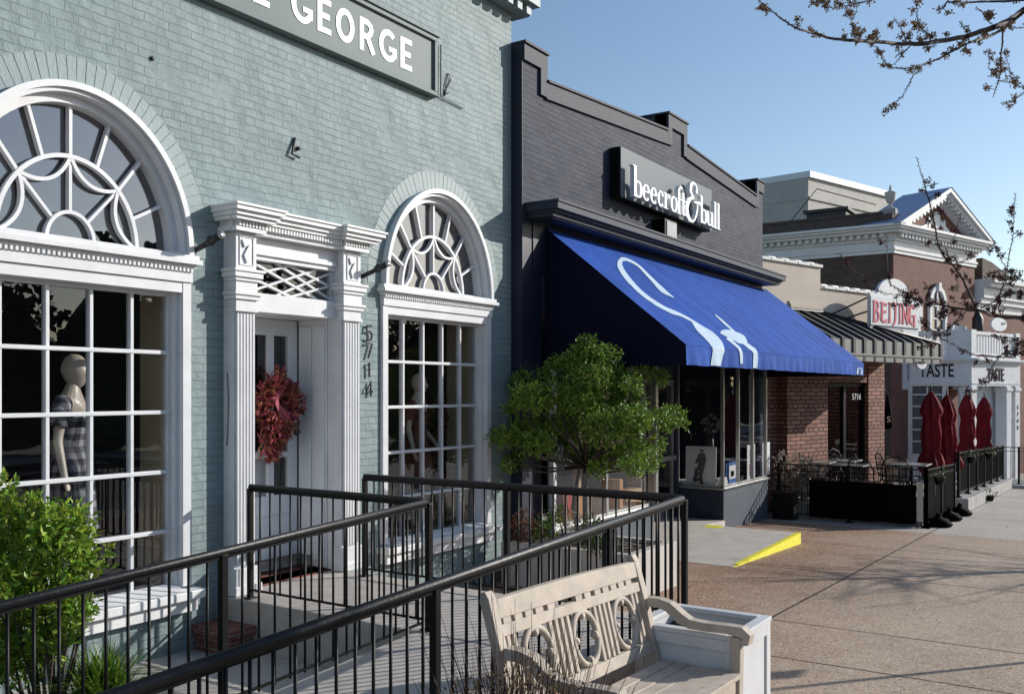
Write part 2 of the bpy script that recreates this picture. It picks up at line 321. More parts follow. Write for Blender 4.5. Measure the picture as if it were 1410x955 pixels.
def plaid(name, a, b, c, s):
    m, nt, ns, ln, P = newmat(name); tc = N(ns, 'ShaderNodeTexCoord'); sep = N(ns, 'ShaderNodeSeparateXYZ'); ln.new(tc.outputs['Object'], sep.inputs[0])
    def stripe(sock, k):
        mu = N(ns, 'ShaderNodeMath', operation='MULTIPLY'); mu.inputs[1].default_value = k; ln.new(sock, mu.inputs[0])
        f = N(ns, 'ShaderNodeMath', operation='FRACT'); ln.new(mu.outputs[0], f.inputs[0])
        g = N(ns, 'ShaderNodeMath', operation='GREATER_THAN'); g.inputs[1].default_value = .5; ln.new(f.outputs[0], g.inputs[0]); return g.outputs[0]
    sm = N(ns, 'ShaderNodeMath', operation='ADD'); ln.new(sep.outputs[0], sm.inputs[0]); ln.new(sep.outputs[1], sm.inputs[1])
    x = stripe(sm.outputs[0], s); z = stripe(sep.outputs[2], s); ad = N(ns, 'ShaderNodeMath', operation='ADD'); ln.new(x, ad.inputs[0]); ln.new(z, ad.inputs[1])
    hf = N(ns, 'ShaderNodeMath', operation='MULTIPLY'); hf.inputs[1].default_value = .5; ln.new(ad.outputs[0], hf.inputs[0])
    cr = N(ns, 'ShaderNodeValToRGB'); cr.color_ramp.interpolation = 'CONSTANT'; e = cr.color_ramp.elements; e[0].color = a; e[1].position = .9; e[1].color = c; k = e.new(.4); k.color = b
    ln.new(hf.outputs[0], cr.inputs[0]); ln.new(cr.outputs[0], P.inputs['Base Color']); P.inputs['Roughness'].default_value = .8; return m
M['plaid'] = plaid('plaid_cloth', (.30, .30, .32, 1), (.10, .10, .12, 1), (.02, .02, .03, 1), 11)
M['floral'] = mat('dark_floral_cloth', (.03, .012, .015, 1), .8, .1, 30, 0, col2=(.22, .06, .05, 1))

def sidewalk_mat(name, base, dark, speck, joints_x, joints_y, stain=True):
    m, nt, ns, ln, P = newmat(name); tc = N(ns, 'ShaderNodeTexCoord'); sep = N(ns, 'ShaderNodeSeparateXYZ'); ln.new(tc.outputs['Object'], sep.inputs[0])
    def noise(s, d=6, r=.65, src=None):
        n = N(ns, 'ShaderNodeTexNoise'); n.inputs['Scale'].default_value = s; n.inputs['Detail'].default_value = d; n.inputs['Roughness'].default_value = r
        ln.new(tc.outputs['Object'], n.inputs['Vector']); return n.outputs[0]
    def rng(sock, a, b, c=0, d=1):
        r = N(ns, 'ShaderNodeMapRange'); ln.new(sock, r.inputs[0])
        for i, v in zip((1, 2, 3, 4), (a, b, c, d)): r.inputs[i].default_value = v
        return r.outputs[0]
    def mix(f, a, b, t='MIX'):
        x = N(ns, 'ShaderNodeMix', data_type='RGBA', blend_type=t)
        for s, v in ((0, f), (6, a), (7, b)):
            if isinstance(v, (tuple, float, int)): x.inputs[s].default_value = v
            else: ln.new(v, x.inputs[s])
        return x.outputs[2]
    c = mix(rng(noise(.7), .35, .65), base, scale_col(base, .78))
    if stain:
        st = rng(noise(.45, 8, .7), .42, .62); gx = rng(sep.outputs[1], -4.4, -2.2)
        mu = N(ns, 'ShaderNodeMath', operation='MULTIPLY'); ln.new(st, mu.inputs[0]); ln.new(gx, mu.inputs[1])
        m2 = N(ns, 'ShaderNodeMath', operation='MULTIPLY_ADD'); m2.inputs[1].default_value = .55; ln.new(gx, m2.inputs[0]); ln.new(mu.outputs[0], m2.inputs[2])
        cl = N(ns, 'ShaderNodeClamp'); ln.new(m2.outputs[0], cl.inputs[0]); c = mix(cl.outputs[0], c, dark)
    gm = N(ns, 'ShaderNodeTexVoronoi'); gm.inputs['Scale'].default_value = 1.7; ln.new(tc.outputs['Object'], gm.inputs['Vector'])
    c = mix(rng(gm.outputs['Distance'], .035, .05, .5, 0), c, (.05, .04, .035, 1))
    c = mix(rng(noise(3.2, 9, .75), .52, .66, 0, .38), c, scale_col(dark, .8)); c = mix(rng(noise(1.3, 9, .8), .55, .7, 0, .35), c, scale_col(base, 1.35))
    vo = N(ns, 'ShaderNodeTexVoronoi'); vo.inputs['Scale'].default_value = 75; ln.new(tc.outputs['Object'], vo.inputs['Vector'])
    sv_ = N(ns, 'ShaderNodeSeparateColor'); ln.new(vo.outputs['Color'], sv_.inputs[0])
    c = mix(rng(sv_.outputs[0], .72, .95, 0, .75), c, speck); c = mix(rng(sv_.outputs[1], .72, 1, 0, .7), c, (.09, .065, .05, 1))
    c = mix(rng(noise(28, 4), .6, .75, 0, .4), c, (.13, .10, .085, 1))
    wob = noise(6, 3); prev = None
    def line(sock, v, wd):
        a = N(ns, 'ShaderNodeMath', operation='SUBTRACT'); a.inputs[1].default_value = v; ln.new(sock, a.inputs[0])
        w_ = N(ns, 'ShaderNodeMath', operation='MULTIPLY_ADD'); w_.inputs[1].default_value = .03; ln.new(wob, w_.inputs[0]); ln.new(a.outputs[0], w_.inputs[2])
        w3 = N(ns, 'ShaderNodeMath', operation='SUBTRACT'); w3.inputs[1].default_value = .015; ln.new(w_.outputs[0], w3.inputs[0])
        b = N(ns, 'ShaderNodeMath', operation='ABSOLUTE'); ln.new(w3.outputs[0], b.inputs[0])
        return rng(b.outputs[0], wd * .5, wd * 1.3, 1, 0)
    L = [line(sep.outputs[0], v, .016) for v in joints_x] + [line(sep.outputs[1], v, .016) for v in joints_y]
    tot = L[0]
    for l in L[1:]:
        x = N(ns, 'ShaderNodeMath', operation='MAXIMUM'); ln.new(tot, x.inputs[0]); ln.new(l, x.inputs[1]); tot = x.outputs[0]
    c = mix(tot, c, (.045, .032, .025, 1)); ln.new(c, P.inputs['Base Color']); P.inputs['Roughness'].default_value = .85; P.inputs['Specular IOR Level'].default_value = .3
    h = N(ns, 'ShaderNodeMath', operation='SUBTRACT'); ln.new(rng(vo.outputs['Distance'], 0, .8, .35, 0), h.inputs[0]); ln.new(tot, h.inputs[1])
    bp = N(ns, 'ShaderNodeBump'); bp.inputs['Strength'].default_value = .6; bp.inputs['Distance'].default_value = .006; ln.new(h.outputs[0], bp.inputs['Height']); ln.new(bp.outputs[0], P.inputs['Normal'])
    return m
M['walk'] = sidewalk_mat('exposed_aggregate', (.46, .35, .262, 1), (.27, .155, .095, 1), (.62, .53, .44, 1), [5.6, 7.6, 9.0, 12.3, 15.2], [-3.28, -6.6])
M['walk_far'] = sidewalk_mat('pale_sidewalk', (.50, .455, .41, 1), (.3, .25, .2, 1), (.55, .50, .45, 1), [21.5, 25, 28.5, 32, 36, 40], [-3.28, -5.4], False)
M['deck'] = mat('broomed_concrete', (.47, .43, .395, 1), .85, .2, 4, .4, 90, dist=.003)

# ================================================================== SETTING
def strip(xs, y0, y1, dz, name, m, zf=gz):
    mb = MB(); n = len(xs)
    mb.add([(x, y, zf(x) + dz) for x in xs for y in (y0, y1)], [(2 * i, 2 * i + 2, 2 * i + 3, 2 * i + 1) for i in range(n - 1)])
    o = mb.build(name, m, fix=False); struct(o); return o
xs = [-900, -30] + list(range(-20, 61, 10)) + [900]
strip(xs, -900, 900, -.16, 'ground', M['grass'])
strip([-30, 0, 17.9], -9.6, .3, 0, 'sidewalk', M['walk'])
strip([17.9, 30, 60, 200], -9.6, .3, 0, 'far_sidewalk', M['walk_far'])
strip([-30, 0, 60, 200], -9.8, -9.6, .004, 'kerb', M['concrete'])
strip([-200, -30, 0, 60, 300], -24, -9.8, -.13, 'road', M['asphalt'])
strip([-200, -30, 0, 60, 300], -30, -24, 0, 'far_pavement', M['concrete'])

# ================================================================== FOLIAGE HELPERS
rng = random.Random(11)
def rdir(r=rng):
    z = r.uniform(-1, 1); a = r.uniform(0, 2 * math.pi); q = math.sqrt(1 - z * z); return Vector((q * math.cos(a), q * math.sin(a), z))
def leaf(mb, p, d, l, wd, r=rng, curl=.2):
    d = d.normalized(); s = d.cross(rdir(r)); s = s.normalized() if s.length > 1e-4 else d.orthogonal().normalized(); nrm = s.cross(d)
    a = p; b = p + d * l * .5 + s * wd / 2 + nrm * curl * l * .2; c = p + d * l - nrm * curl * l * .3; e = p + d * l * .5 - s * wd / 2 + nrm * curl * l * .2
    m = p + d * l * .5
    mb.add([a, b, c, e, m], [(0, 4, 1), (1, 4, 2), (2, 4, 3), (3, 4, 0)])
def clump(mb, c, rx, n, l, wd, r=rng, up=.5, shell=.55, squash=.75, sprig=5):
    "sprigs of leaves spread through the outer shell of an uneven blob"
    c = Vector(c)
    for i in range(n // sprig):
        d = rdir(r); k = r.uniform(shell, 1.0) if r.random() < .8 else r.uniform(.15, .8); k *= 1 + .18 * math.sin(7 * d.x + 5 * d.z)
        p = c + Vector((d.x, d.y, d.z * squash)) * rx * k; ax = (d + Vector((0, 0, up)) + rdir(r) * .5).normalized()
        for j in range(sprig):
            leaf(mb, p + ax * l * .35 * j * .8, (ax * .6 + rdir(r) * .9), l * r.uniform(.55, 1.25), wd * r.uniform(.7, 1.25), r)

# distant row of trees across the street (seen reflected in the shop windows)
mb = MB(); r2 = random.Random(5)
for i in range(46):
    x = -30 + i * 3.1 + r2.uniform(-1, 1); y = -34 + r2.uniform(-3, 3); hh = r2.uniform(6.0, 8.5)
    mb.lathe([(.4, .0), (1.9, .8), (2.3, hh * .4), (1.7, hh * .75), (.3, hh * .98)], (x, y, gz(x)), 9, lambda a, j: 1 + .2 * math.sin(3 * a + j * 2 + x), smooth=False)
    for k in range(5): clump(mb, (x + r2.uniform(-1.2, 1.2), y, hh * (.2 + .18 * k)), 2.0 - .15 * k, 110, .55, .4, r2, squash=1)
o = mb.build('far_trees', M['tree_line'], fix=False); o['kind'] = 'stuff'

# ================================================================== GREEN BRICK SHOP
gb = thing('green_brick_shop', 'pale green painted brick shop with white arched windows and columned white doorway', 'building', (5.9, 0, 0))
WX = [3.82, 7.99]                 # window centres
ZB, ZT = .40, 2.80                # foot and head of the lower sash opening
holes = []
for cx in WX:
    holes.append([(cx - .93, .30), (cx + .93, .30), (cx + .93, 3.01)] + ell(cx, 3.01, .93, 1.085, 0, 180, 40)[1:-1] + [(cx - .93, 3.01)])
holes.append([(5.22, .29), (6.48, .29), (6.48, 3.2), (5.22, 3.2)])
plate([(-14, -.6), (9.41, -.6), (9.41, 6.5), (-14, 6.5)], holes, 0, .22, 'wall', M['mint'], gb)
# rowlock arches (individual bricks round each arch), 6 mm proud
for cx in WX:
    mb = MB()
    n = 46
    for i in range(n):
        a0, a1 = rad(180 * i / n + .14), rad(180 * (i + 1) / n - .14)
        P_ = lambda a, k: (cx + (.935 + k) * math.cos(a), 3.01 + (1.09 + k) * math.sin(a))
        j = rng.uniform(-.004, .004)
        mb.xz([P_(a0, 0), P_(a1, 0), P_(a1, .205 + j), P_(a0, .205 + j)], -.0035 + j * .35, .01)
    mb.build('rowlock_arch', M['mint_rowlock'], gb)
# roof-edge cornice
mb = MB(); mb.box(-14, 9.62, -.14, .3, 6.502, 6.60); mb.box(-14, 9.66, -.26, .3, 6.60, 6.86); mb.box(-14, 9.70, -.34, .3, 6.86, 6.98)
for i in range(100):
    x = 9.55 - i * .2; mb.box(x - .1, x, -.2, -.141, 6.48, 6.598)
mb.build('cornice', M['mint_rowlock'], gb)
# soot spots / old anchor scars
def windows(cx):
    w = MB()
    # outer archivolt: stepped mouldings
    def ring(rx0, rz0, t, y0, y1, zc=3.01):
        a = ell(cx, zc, rx0, rz0, 0, 180, 48); b = ell(cx, zc, rx0 - t, rz0 - t, 0, 180, 48)
        n = len(a); vs = [(x, y, z) for y in (y0, y1) for x, z in a + b]
        fs = []
        for i in range(n - 1):
            fs += [(i, i + 1, n + i + 1, n + i), (2 * n + i, 3 * n + i, 3 * n + i + 1, 2 * n + i + 1), (i, 2 * n + i, 2 * n + i + 1, i + 1), (n + i, n + i + 1, 3 * n + i + 1, 3 * n + i)]
        fs += [(0, n, 3 * n, 2 * n), (n - 1, 3 * n - 1, 4 * n - 1, 2 * n - 1)]
        w.add(vs, fs)
    ring(.945, 1.10, .045, -.075, .05); ring(.902, 1.057, .03, -.045, .05); ring(.873, 1.028, .06, .03, .16)
    # side casings
    for s in (-1, 1):
        x = cx + s * .945; w.box(min(x, x - s * .075), max(x, x - s * .075), -.035, .05, .42, 2.80)
        x = cx + s * .872; w.box(min(x, x - s * .035), max(x, x - s * .035), .02, .17, .42, 2.80)
    w.box(cx - .94, cx + .94, -.03, .16, 2.72, 2.80)
    wo = w.build('window', M['white'], gb)
    # entablature band with dentils
    e = MB(); e.box(cx - .95, cx + .95, -.05, .16, 2.803, 2.87); e.box(cx - .97, cx + .97, -.065, .16, 2.91, 2.94); e.box(cx - 1.0, cx + 1.0, -.11, .16, 2.94, 2.975); e.box(cx - .985, cx + .985, -.085, .16, 2.975, 3.012)
    e.box(cx - .95, cx + .95, -.045, .16, 2.87, 2.91)
    n = 52
    for i in range(n):
        x = cx - .95 + 1.9 * (i + .5) / n; e.box(x - .0095, x + .0095, -.066, -.0452, 2.882, 2.9095)
    e.build('entablature', M['white'], wo)
    # sill
    s = MB(); s.box(cx - 1.0, cx + 1.0, -.16, .2, .335, .40); s.box(cx - .96, cx + .96, -.10, .2, .23, .335)
    s.add([(cx - .86, -.10, .4), (cx + .86, -.10, .4), (cx + .86, .10, .4), (cx - .86, .10, .4), (cx - .86, .06, .44), (cx + .86, .06, .44), (cx + .86, .10, .44), (cx - .86, .10, .44)], [(0, 1, 2, 3), (4, 5, 6, 7), (0, 1, 5, 4), (1, 2, 6, 5), (3, 2, 6, 7), (0, 3, 7, 4)])
    s.build('sill', M['white_old'], wo, bevel=.006)
    # lower glazing bars
    b = MB(); x0 = cx - .8275; zt = 2.716; ph = .466; zb = zt - 5 * ph
    for i in range(6):
        x = x0 + i * .331; hw = .014 if 0 < i < 5 else .022; b.box(x - hw, x + hw, .075, .13, zb, zt)
    for j in range(6):
        z = zt - j * ph; hw = .015 if 0 < j < 5 else .028; b.box(x0 - .04, x0 + 5 * .331 + .04, .068, .128, z - hw, z + hw)
    b.build('glazing_bars', M['white'], wo, bevel=.004)
    g = MB(); g.add([(x0 - .03, .105, zb), (x0 + 1.69, .105, zb), (x0 + 1.69, .105, zt), (x0 - .03, .105, zt)], [(0, 1, 2, 3)]); g.build('pane', M['glass'], wo, fix=False)
    # fanlight
    f = MB(); zc = 3.015; A, B = .815, .975; fn = lambda p, q, k: (p, k, q)
    jj = [0]
    def rib(pts, wd):
        jj[0] += 1; k = jj[0] * .0006; f.ribbon(pts, wd, fn, .060 + k, .105 + k)
    P2 = lambda rx, rz, a: (cx + rx * math.cos(rad(a)), zc + rz * math.sin(rad(a)))
    rib([P2(.53, .60, a) for a in range(0, 181, 4)], .030); rib([P2(.18, .205, a) for a in range(0, 181, 6)], .026)
    rib([(cx - .82, zc + .012), (cx + .82, zc + .012)], .03)
    for k in range(4):
        a0, a1 = 45 * k, 45 * k + 45; p0, p1 = P2(.53, .60, a0), P2(.53, .60, a1)
        mid = P2(.395, .455, a0 + 22.5); pts = []
        c0 = (2 * mid[0] - .5 * (p0[0] + p1[0]), 2 * mid[1] - .5 * (p0[1] + p1[1]))
        for i in range(13):
            t = i / 12; pts.append(((1 - t) ** 2 * p0[0] + 2 * t * (1 - t) * c0[0] + t * t * p1[0], (1 - t) ** 2 * p0[1] + 2 * t * (1 - t) * c0[1] + t * t * p1[1]))
        rib(pts, .026)
    for a in (22.5, 45, 67.5, 90, 112.5, 135, 157.5): rib([P2(.53, .60, a), P2(A + .01, B + .02, a)], .024)
    for a in (45, 90, 135): rib([P2(.18, .205, a), P2(.53, .60, a)], .022)
    f.build('fanlight_tracery', M['white'], wo)
    g = MB(); g.prism(ell(cx, zc, .85, 1.0, 0, 180, 40), lambda p, q, k: (p, k, q), .122, .128); g.build('fanlight_pane', M['glass_old'], wo)
    return wo
for cx in WX: windows(cx)
# shop interior
mb = MB()
mb.add([(2.0, .23, -.3), (9.4, .23, -.3), (9.4, 4.2, -.3), (2.0, 4.2, -.3), (2.0, .23, 4.6), (9.4, .23, 4.6), (9.4, 4.2, 4.6), (2.0, 4.2, 4.6)], [(4, 5, 6, 7), (3, 2, 6, 7), (0, 3, 7, 4), (1, 2, 6, 5)])
mb.build('room', M['room_wall'], gb, fix=False)
mb = MB(); mb.add([(2.0, .24, .40), (9.4, .24, .40), (9.4, 4.2, .40), (2.0, 4.2, .40)], [(0, 1, 2, 3)]); mb.build('room_floor', M['room_floor'], gb, fix=False)
for cx in WX:
    mb = MB(); mb.box(cx + .93, cx + .95, .23, .60, .41, 3.0); mb.build('display_partition', M['beige_wall'], gb)
# --- doorway
ds = MB()
jamb = MB(); jamb.box(5.11, 5.325, -.02, .44, .28, 3.25); jamb.box(6.36, 6.595, -.02, .44, .28, 3.25)
jamb.box(5.325, 6.36, -.06, .44, 2.62, 2.78)                      # lintel beam
jamb.box(5.325, 6.36, -.06, .04, 3.06, 3.25); jamb.box(5.33, 6.35, -.085, -.061, 3.10, 3.135)
jamb.box(5.325, 5.36, -.02, .04, 2.78, 3.06); jamb.box(6.325, 6.36, -.02, .04, 2.78, 3.06)
jamb.box(6.345, 6.36, .05, .42, .30, 2.62)
dso = jamb.build('door_surround', M['white'], gb, bevel=.003)
for x0, x1 in ((5.11, 5.325), (6.36, 6.595)):
    p = MB(); p.box(x0 - .015, x1 + .015, -.175, -.021, .285, .50); p.box(x0 - .03, x1 + .03, -.19, -.022, .285, .36)
    p.box(x0, x1, -.125, -.0205, .50, 2.60)
    n = 6; wv = (x1 - x0 - .02) / n
    for i in range(n):
        xa = x0 + .01 + i * wv; p.box(xa + wv * .18, xa + wv * .82, -.150, -.126, .52, 2.585)
    for z0, z1, e in ((2.60, 2.63, .012), (2.63, 2.70, .0), (2.70, 2.735, .02), (2.735, 2.76, .035), (2.76, 2.85, .006), (2.85, 2.88, .022), (2.88, 2.925, .04), (2.925, 2.95, .052)):
        p.box(x0 - e, x1 + e, -.152 - e, -.023, z0, z1 - .001)
    p.box(x0, x1, -.150, -.0205, 2.95, 3.25)
    cxp = (x0 + x1) / 2; ft = lambda a, q, k: (a, k, q)            # carved swag panel
    p.box(cxp - .075, cxp - .066, -.158, -.1505, 2.98, 3.22); p.box(cxp + .066, cxp + .075, -.158, -.1505, 2.98, 3.22); p.box(cxp - .066, cxp + .066, -.158, -.1505, 3.211, 3.22); p.box(cxp - .066, cxp + .066, -.158, -.1505, 2.98, 2.989)
    p.ribbon([(cxp - .05, 3.19), (cxp - .02, 3.14), (cxp + .03, 3.16), (cxp + .01, 3.10), (cxp - .02, 3.06), (cxp, 3.0)], [.01, .03, .035, .04, .03, .01], ft, -.166, -.1506)
    p.build('pilaster', M['white'], dso, bevel=.003)
c = MB()
for z0, z1, e in ((3.252, 3.285, .02), (3.335, 3.365, .075), (3.365, 3.40, .10), (3.40, 3.435, .13), (3.435, 3.455, .145)):
    c.box(5.06 - e * .6, 6.645 + e * .9, -.13 - e, .03, z0, z1 - .0005)
    for x0, x1 in ((5.08, 5.36), (6.33, 6.63)):
        c.box(x0 - e * .75, x1 + e, -.19 - e, -.05, z0 + .001, z1 - .001)
c.box(5.07, 6.64, -.16, .03, 3.285, 3.335)
for i in range(46):
    x = 5.09 + i * .0342; c.box(x, x + .018, -.19 - (.03 if (x < 5.37 or x > 6.32) else 0), -.12, 3.29, 3.334)
c.build('door_cornice', M['white_old'], dso)
# transom lattice
t = MB(); jj = 0; X0, X1, Z0, Z1 = 5.36, 6.325, 2.785, 3.06
def lat(a, b):
    global jj
    jj += 1; t.ribbon([a, b], .020, lambda p, q, k: (p, k, q), -.012 + jj * .0007, .02 + jj * .0007)
wq = (X1 - X0); zm = (Z0 + Z1) / 2; q3 = [X0 + wq * k / 3 for k in range(4)]
lat((q3[0], Z1), (q3[2] + wq / 6, Z0 - .0)); lat((q3[0], zm), (q3[1] + wq / 6, Z0)); lat((q3[1] + wq / 6, Z1), (q3[3], zm)); lat((q3[1], Z1 - .0), (X1, Z0 + .02))
lat((q3[0], Z0), (q3[2] + wq / 6, Z1)); lat((q3[0], zm), (q3[1] + wq / 6, Z1)); lat((q3[1] + wq / 6, Z0), (q3[3], zm)); lat((q3[1], Z0), (X1, Z1 - .02))
t.build('transom_lattice', M['white'], dso)
g = MB(); g.add([(X0, .03, Z0), (X1, .03, Z0), (X1, .03, Z1), (X0, .03, Z1)], [(0, 1, 2, 3)]); g.build('transom_pane', M['glass'], dso, fix=False)
# panelled reveal + door leaf
rv = MB(); rv.box(6.332, 6.3445, .07, .40, .36, .9); rv.box(6.332, 6.3445, .07, .22, .95, 2.56); rv.box(6.332, 6.3445, .24, .40, .95, 2.56); rv.build('reveal_panel', M['white_grey'], dso, bevel=.003)
d = MB(); DX0, DX1 = 5.33, 6.33
d.box(DX0, DX1, .42, .465, .29, .98); d.box(DX0, 5.50, .42, .465, .98, 2.615); d.box(6.214, DX1, .42, .465, .98, 2.615); d.box(5.50, 6.214, .42, .465, 2.465, 2.615)
for x in (5.70, 5.963): d.box(x, x + .08, .425, .46, .98, 2.465)
d.box(5.50, 6.214, .423, .462, 1.33, 1.39); d.box(5.46, 6.25, .405, .42, .36, .375); d.box(5.46, 6.25, .405, .42, .80, .815); d.box(5.46, 5.475, .406, .42, .375, .80); d.box(6.235, 6.25, .406, .42, .375, .80)
do = d.build('door', M['white_grey'], gb, bevel=.004)
g = MB(); g.add([(5.5, .44, .98), (6.214, .44, .98), (6.214, .44, 2.465), (5.5, .44, 2.465)], [(0, 1, 2, 3)]); g.build('pane', M['glass'], do, fix=False)
g = MB(); g.lathe([(.008, 0), (.012, .02), (.03, .03), (.033, .045), (.022, .06), (.004, .064)], n=16)
g.v = [(6.285 + x, .419 - z, 1.56 + y) for x, y, z in g.v]; g.build('knob', M['iron'], do)
g = MB(); g.box(5.66, 5.80, .412, .4195, .80, .92); g.build('notice', M['beige_wall'], do)
g = MB(); g.box(5.62, 6.10, .50, .52, .42, 1.4); g.build('door_curtain', M['white_grey'], do)
# plinth bricks beside the door
for (x0, x1, y0, y1, z0, z1) in ((4.82, 5.055, -.42, -.002, -.2, .03),):
    mb = MB(); mb.box(x0, x1, y0, y1, z0, z1); mb.box(x0 - .03, x1, y0 - .04, -.003, z1, z1 + .07); mb.build('brick_step', M['step_brick'], gb, bevel=.008)

# ================================================================== RAMP, LANDING, PLANTING BEDS
ramp = thing('access_ramp', 'grey concrete wheelchair ramp and landing before the white door', 'ramp', (5.1, -2.8, 0))
def rz(x): return .28 - .0533 * max(0, 5.13 - x)
mb = MB(); mb.box(5.06, 6.40, -3.62, -.02, -.45, .28); mb.build('landing', M['deck'], ramp, bevel=.01)
mb = MB(); mb.prism([(5.055, -.5), (5.055, rz(5.055)), (0.2, rz(.2)), (0.2, -.5)], lambda p, q, k: (p, k, q), -3.62, -2.06); mb.build('ramp_slope', M['deck'], ramp, bevel=.01)
mb = MB(); mb.box(5.33, 6.352, -.019, .42, .20, .29); mb.build('threshold', M['step_brick'], ramp)

strip([2.9, 5.05], -2.04, -.005, .035, 'paved_strip', M['deck'])
mb = MB()
gx = [(-3 + i * .25) for i in range(24)]
for i in range(23):
    for j in range(8):
        pts = [(gx[i + a], -2.04 + (j + b) * .25, gz(gx[i + a]) + .05 + .02 * math.sin(9 * (i + a) + 4 * (j + b))) for a, b in ((0, 0), (1, 0), (1, 1), (0, 1))]
        mb.add(pts, [(0, 1, 2, 3)])
o = mb.build('mulch_bed', M['mulch'], fix=False); o['kind'] = 'stuff'

# raised planter by the corner
pl = thing('raised_planter', 'raised concrete planting bed between the green shop and the dark blue shop', 'planter', (9.5, -.9, 0))
mb = MB(); mb.box(8.95, 9.07, -1.84, -.16, -.45, .21); mb.box(9.07, 10.12, -1.84, -1.72, -.45, .209); mb.box(10.0, 10.12, -1.72, -.3, -.45, .208); mb.build('planter_wall', M['concrete_light'], pl, bevel=.01)
mb = MB(); mb.box(9.07, 10.0, -1.72, -.3, -.4, .17); mb.build('soil', M['mulch'], pl)

# shop entrance slab with yellow side
es = thing('entry_ramp', 'low concrete entry ramp with bright yellow painted side under the blue awning', 'ramp', (13.4, -1, gz(13.4)))
z0, z1 = gz(11.9), gz(14.9) + .173
mb = MB(); mb.add([(11.9, -1.86, z0), (15.9, -1.86, gz(15.9) + .173), (15.9, .9, gz(15.9) + .173), (11.9, .9, z0), (11.9, -1.86, z0 - .2), (14.9, -1.86, z0 - .4)], [])
mb = MB(); mb.xz([(11.9, z0 + .004), (14.9, z1), (14.9, z1 - .4), (11.9, z1 - .4)], -1.862, .9)
mb.xz([(14.9, z1), (15.8, z1 - .03), (15.8, z1 - .4), (14.9, z1 - .4)], -.3, .9)
mb.build('slab', M['concrete_light'], es)
mb = MB(); mb.xz([(11.9, z0 + .002), (14.905, z1 - .002), (14.905, gz(14.9) - .05), (11.9, z0 - .05)], -1.89, -1.8625)
mb.xz([(12.05, z0 + .0115), (14.9, z1 + .003), (14.9, z1 + .0065), (12.05, z0 + .015)], -1.886, -1.82)
mb.build('yellow_edge', M['yellow'], es)
mb = MB(); mb.xz([(14.3, z1 - .032), (14.9, z1 + .004), (14.9, z1 + .008), (14.3, z1 - .028)], -.62, -.34); mb.build('yellow_corner', M['yellow'], es)

# ================================================================== DARK BLUE/GREY SHOP
bb = thing('charcoal_brick_shop', 'charcoal painted brick shop with stepped parapet and glazed bay windows', 'building', (13.9, 0, 0))
XL, XR = 9.42, 18.29
prof = [(XL, 6.12), (9.957, 6.12), (9.957, 5.79), (13.64, 6.04), (13.64, 6.32), (14.39, 6.32), (14.39, 5.97), (17.85, 5.74), (17.85, 6.07), (XR, 6.07)]
plate([(XR, -.7), (18.05, -.7), (18.05, 2.95), (9.86, 2.95), (9.86, -.7), (XL, -.7)] + prof, [], -.15, .05, 'wall', M['charcoal'], bb)
mb = MB(); mb.box(XL - .004, XL + .0, -.154, .0, -.6, 6.12); mb.box(XL - .004, 9.855, -.156, -.1505, -.6, 4.015); mb.build('corner_paint_and_shade', M['navy_dark'], bb)  # navy corner paint; upper front part also paints in the awning's shade
# parapet coping and inner reveal line
mb = MB()
def band(poly, t, y0, y1):
    lo = [(x, z - t) for x, z in poly]; mb.xz(poly + lo[::-1], y0, y1)
band([(9.945, 5.79), (13.66, 6.043)], .21, -.185, .08); band([(14.37, 5.972), (17.86, 5.74)], .21, -.186, .08)
band([(XL, 6.121), (9.957, 6.121)], .2, -.185, .35); band([(13.64, 6.321), (14.39, 6.321)], .2, -.187, .35); band([(17.85, 6.071), (XR, 6.071)], .2, -.187, .35)
mb.box(9.80, 9.957, -.1845, .34, 5.60, 5.92); mb.box(13.64, 13.78, -.1865, .34, 5.84, 6.12); mb.box(14.25, 14.39, -.1868, .34, 5.78, 6.12); mb.box(17.85, 17.97, -.1866, .34, 5.55, 5.87)
mb.box(XL, 9.8, -.1499, .34, 5.5, 5.915); mb.box(13.78, 14.25, -.1499, .34, 5.7, 6.115)
band([(XL - .01, 6.15), (9.97, 6.15)], .03, -.21, .36); band([(13.62, 6.35), (14.41, 6.35)], .03, -.21, .36); band([(17.83, 6.10), (XR + .02, 6.10)], .03, -.21, .36)
band([(9.96, 5.82), (13.62, 6.07)], .03, -.21, .1); band([(14.40, 6.0), (17.83, 5.77)], .03, -.21, .1)
mb.build('parapet_coping', M['charcoal_cap'], bb)
# side and rear of the building
mb = MB(); mb.box(XL + .05, XR - .05, .06, 10, 3.0, 5.5); mb.box(XL + .04, XL + .2, .06, 10, -.6, 3.0); mb.box(XR - .2, XR - .04, .06, 10, -.8, 3.0); mb.build('side_wall', M['charcoal'], bb)
# storefront cornice
mb = MB()
for z0, z1, e in ((4.035, 4.08, .36), (4.08, 4.11, .40), (4.11, 4.19, .455), (4.19, 4.22, .47)):
    mb.box(9.52 - (e - .16) * .5 + .12, 18.15 + (e - .16) * .6, -.15 - e, -.1505, z0, z1 - .0005)
mb.build('cornice', M['charcoal_trim'], bb, bevel=.003)
mb = MB(); mb.box(9.60, 18.2, -.48, -.1505, 4.02, 4.034); mb.box(9.64, 18.1, -.17, -.1506, 3.4, 4.019); mb.build('soffit_shade', M['navy_dark'], bb)  # shade below the cornice painted in as a dark navy underside and band
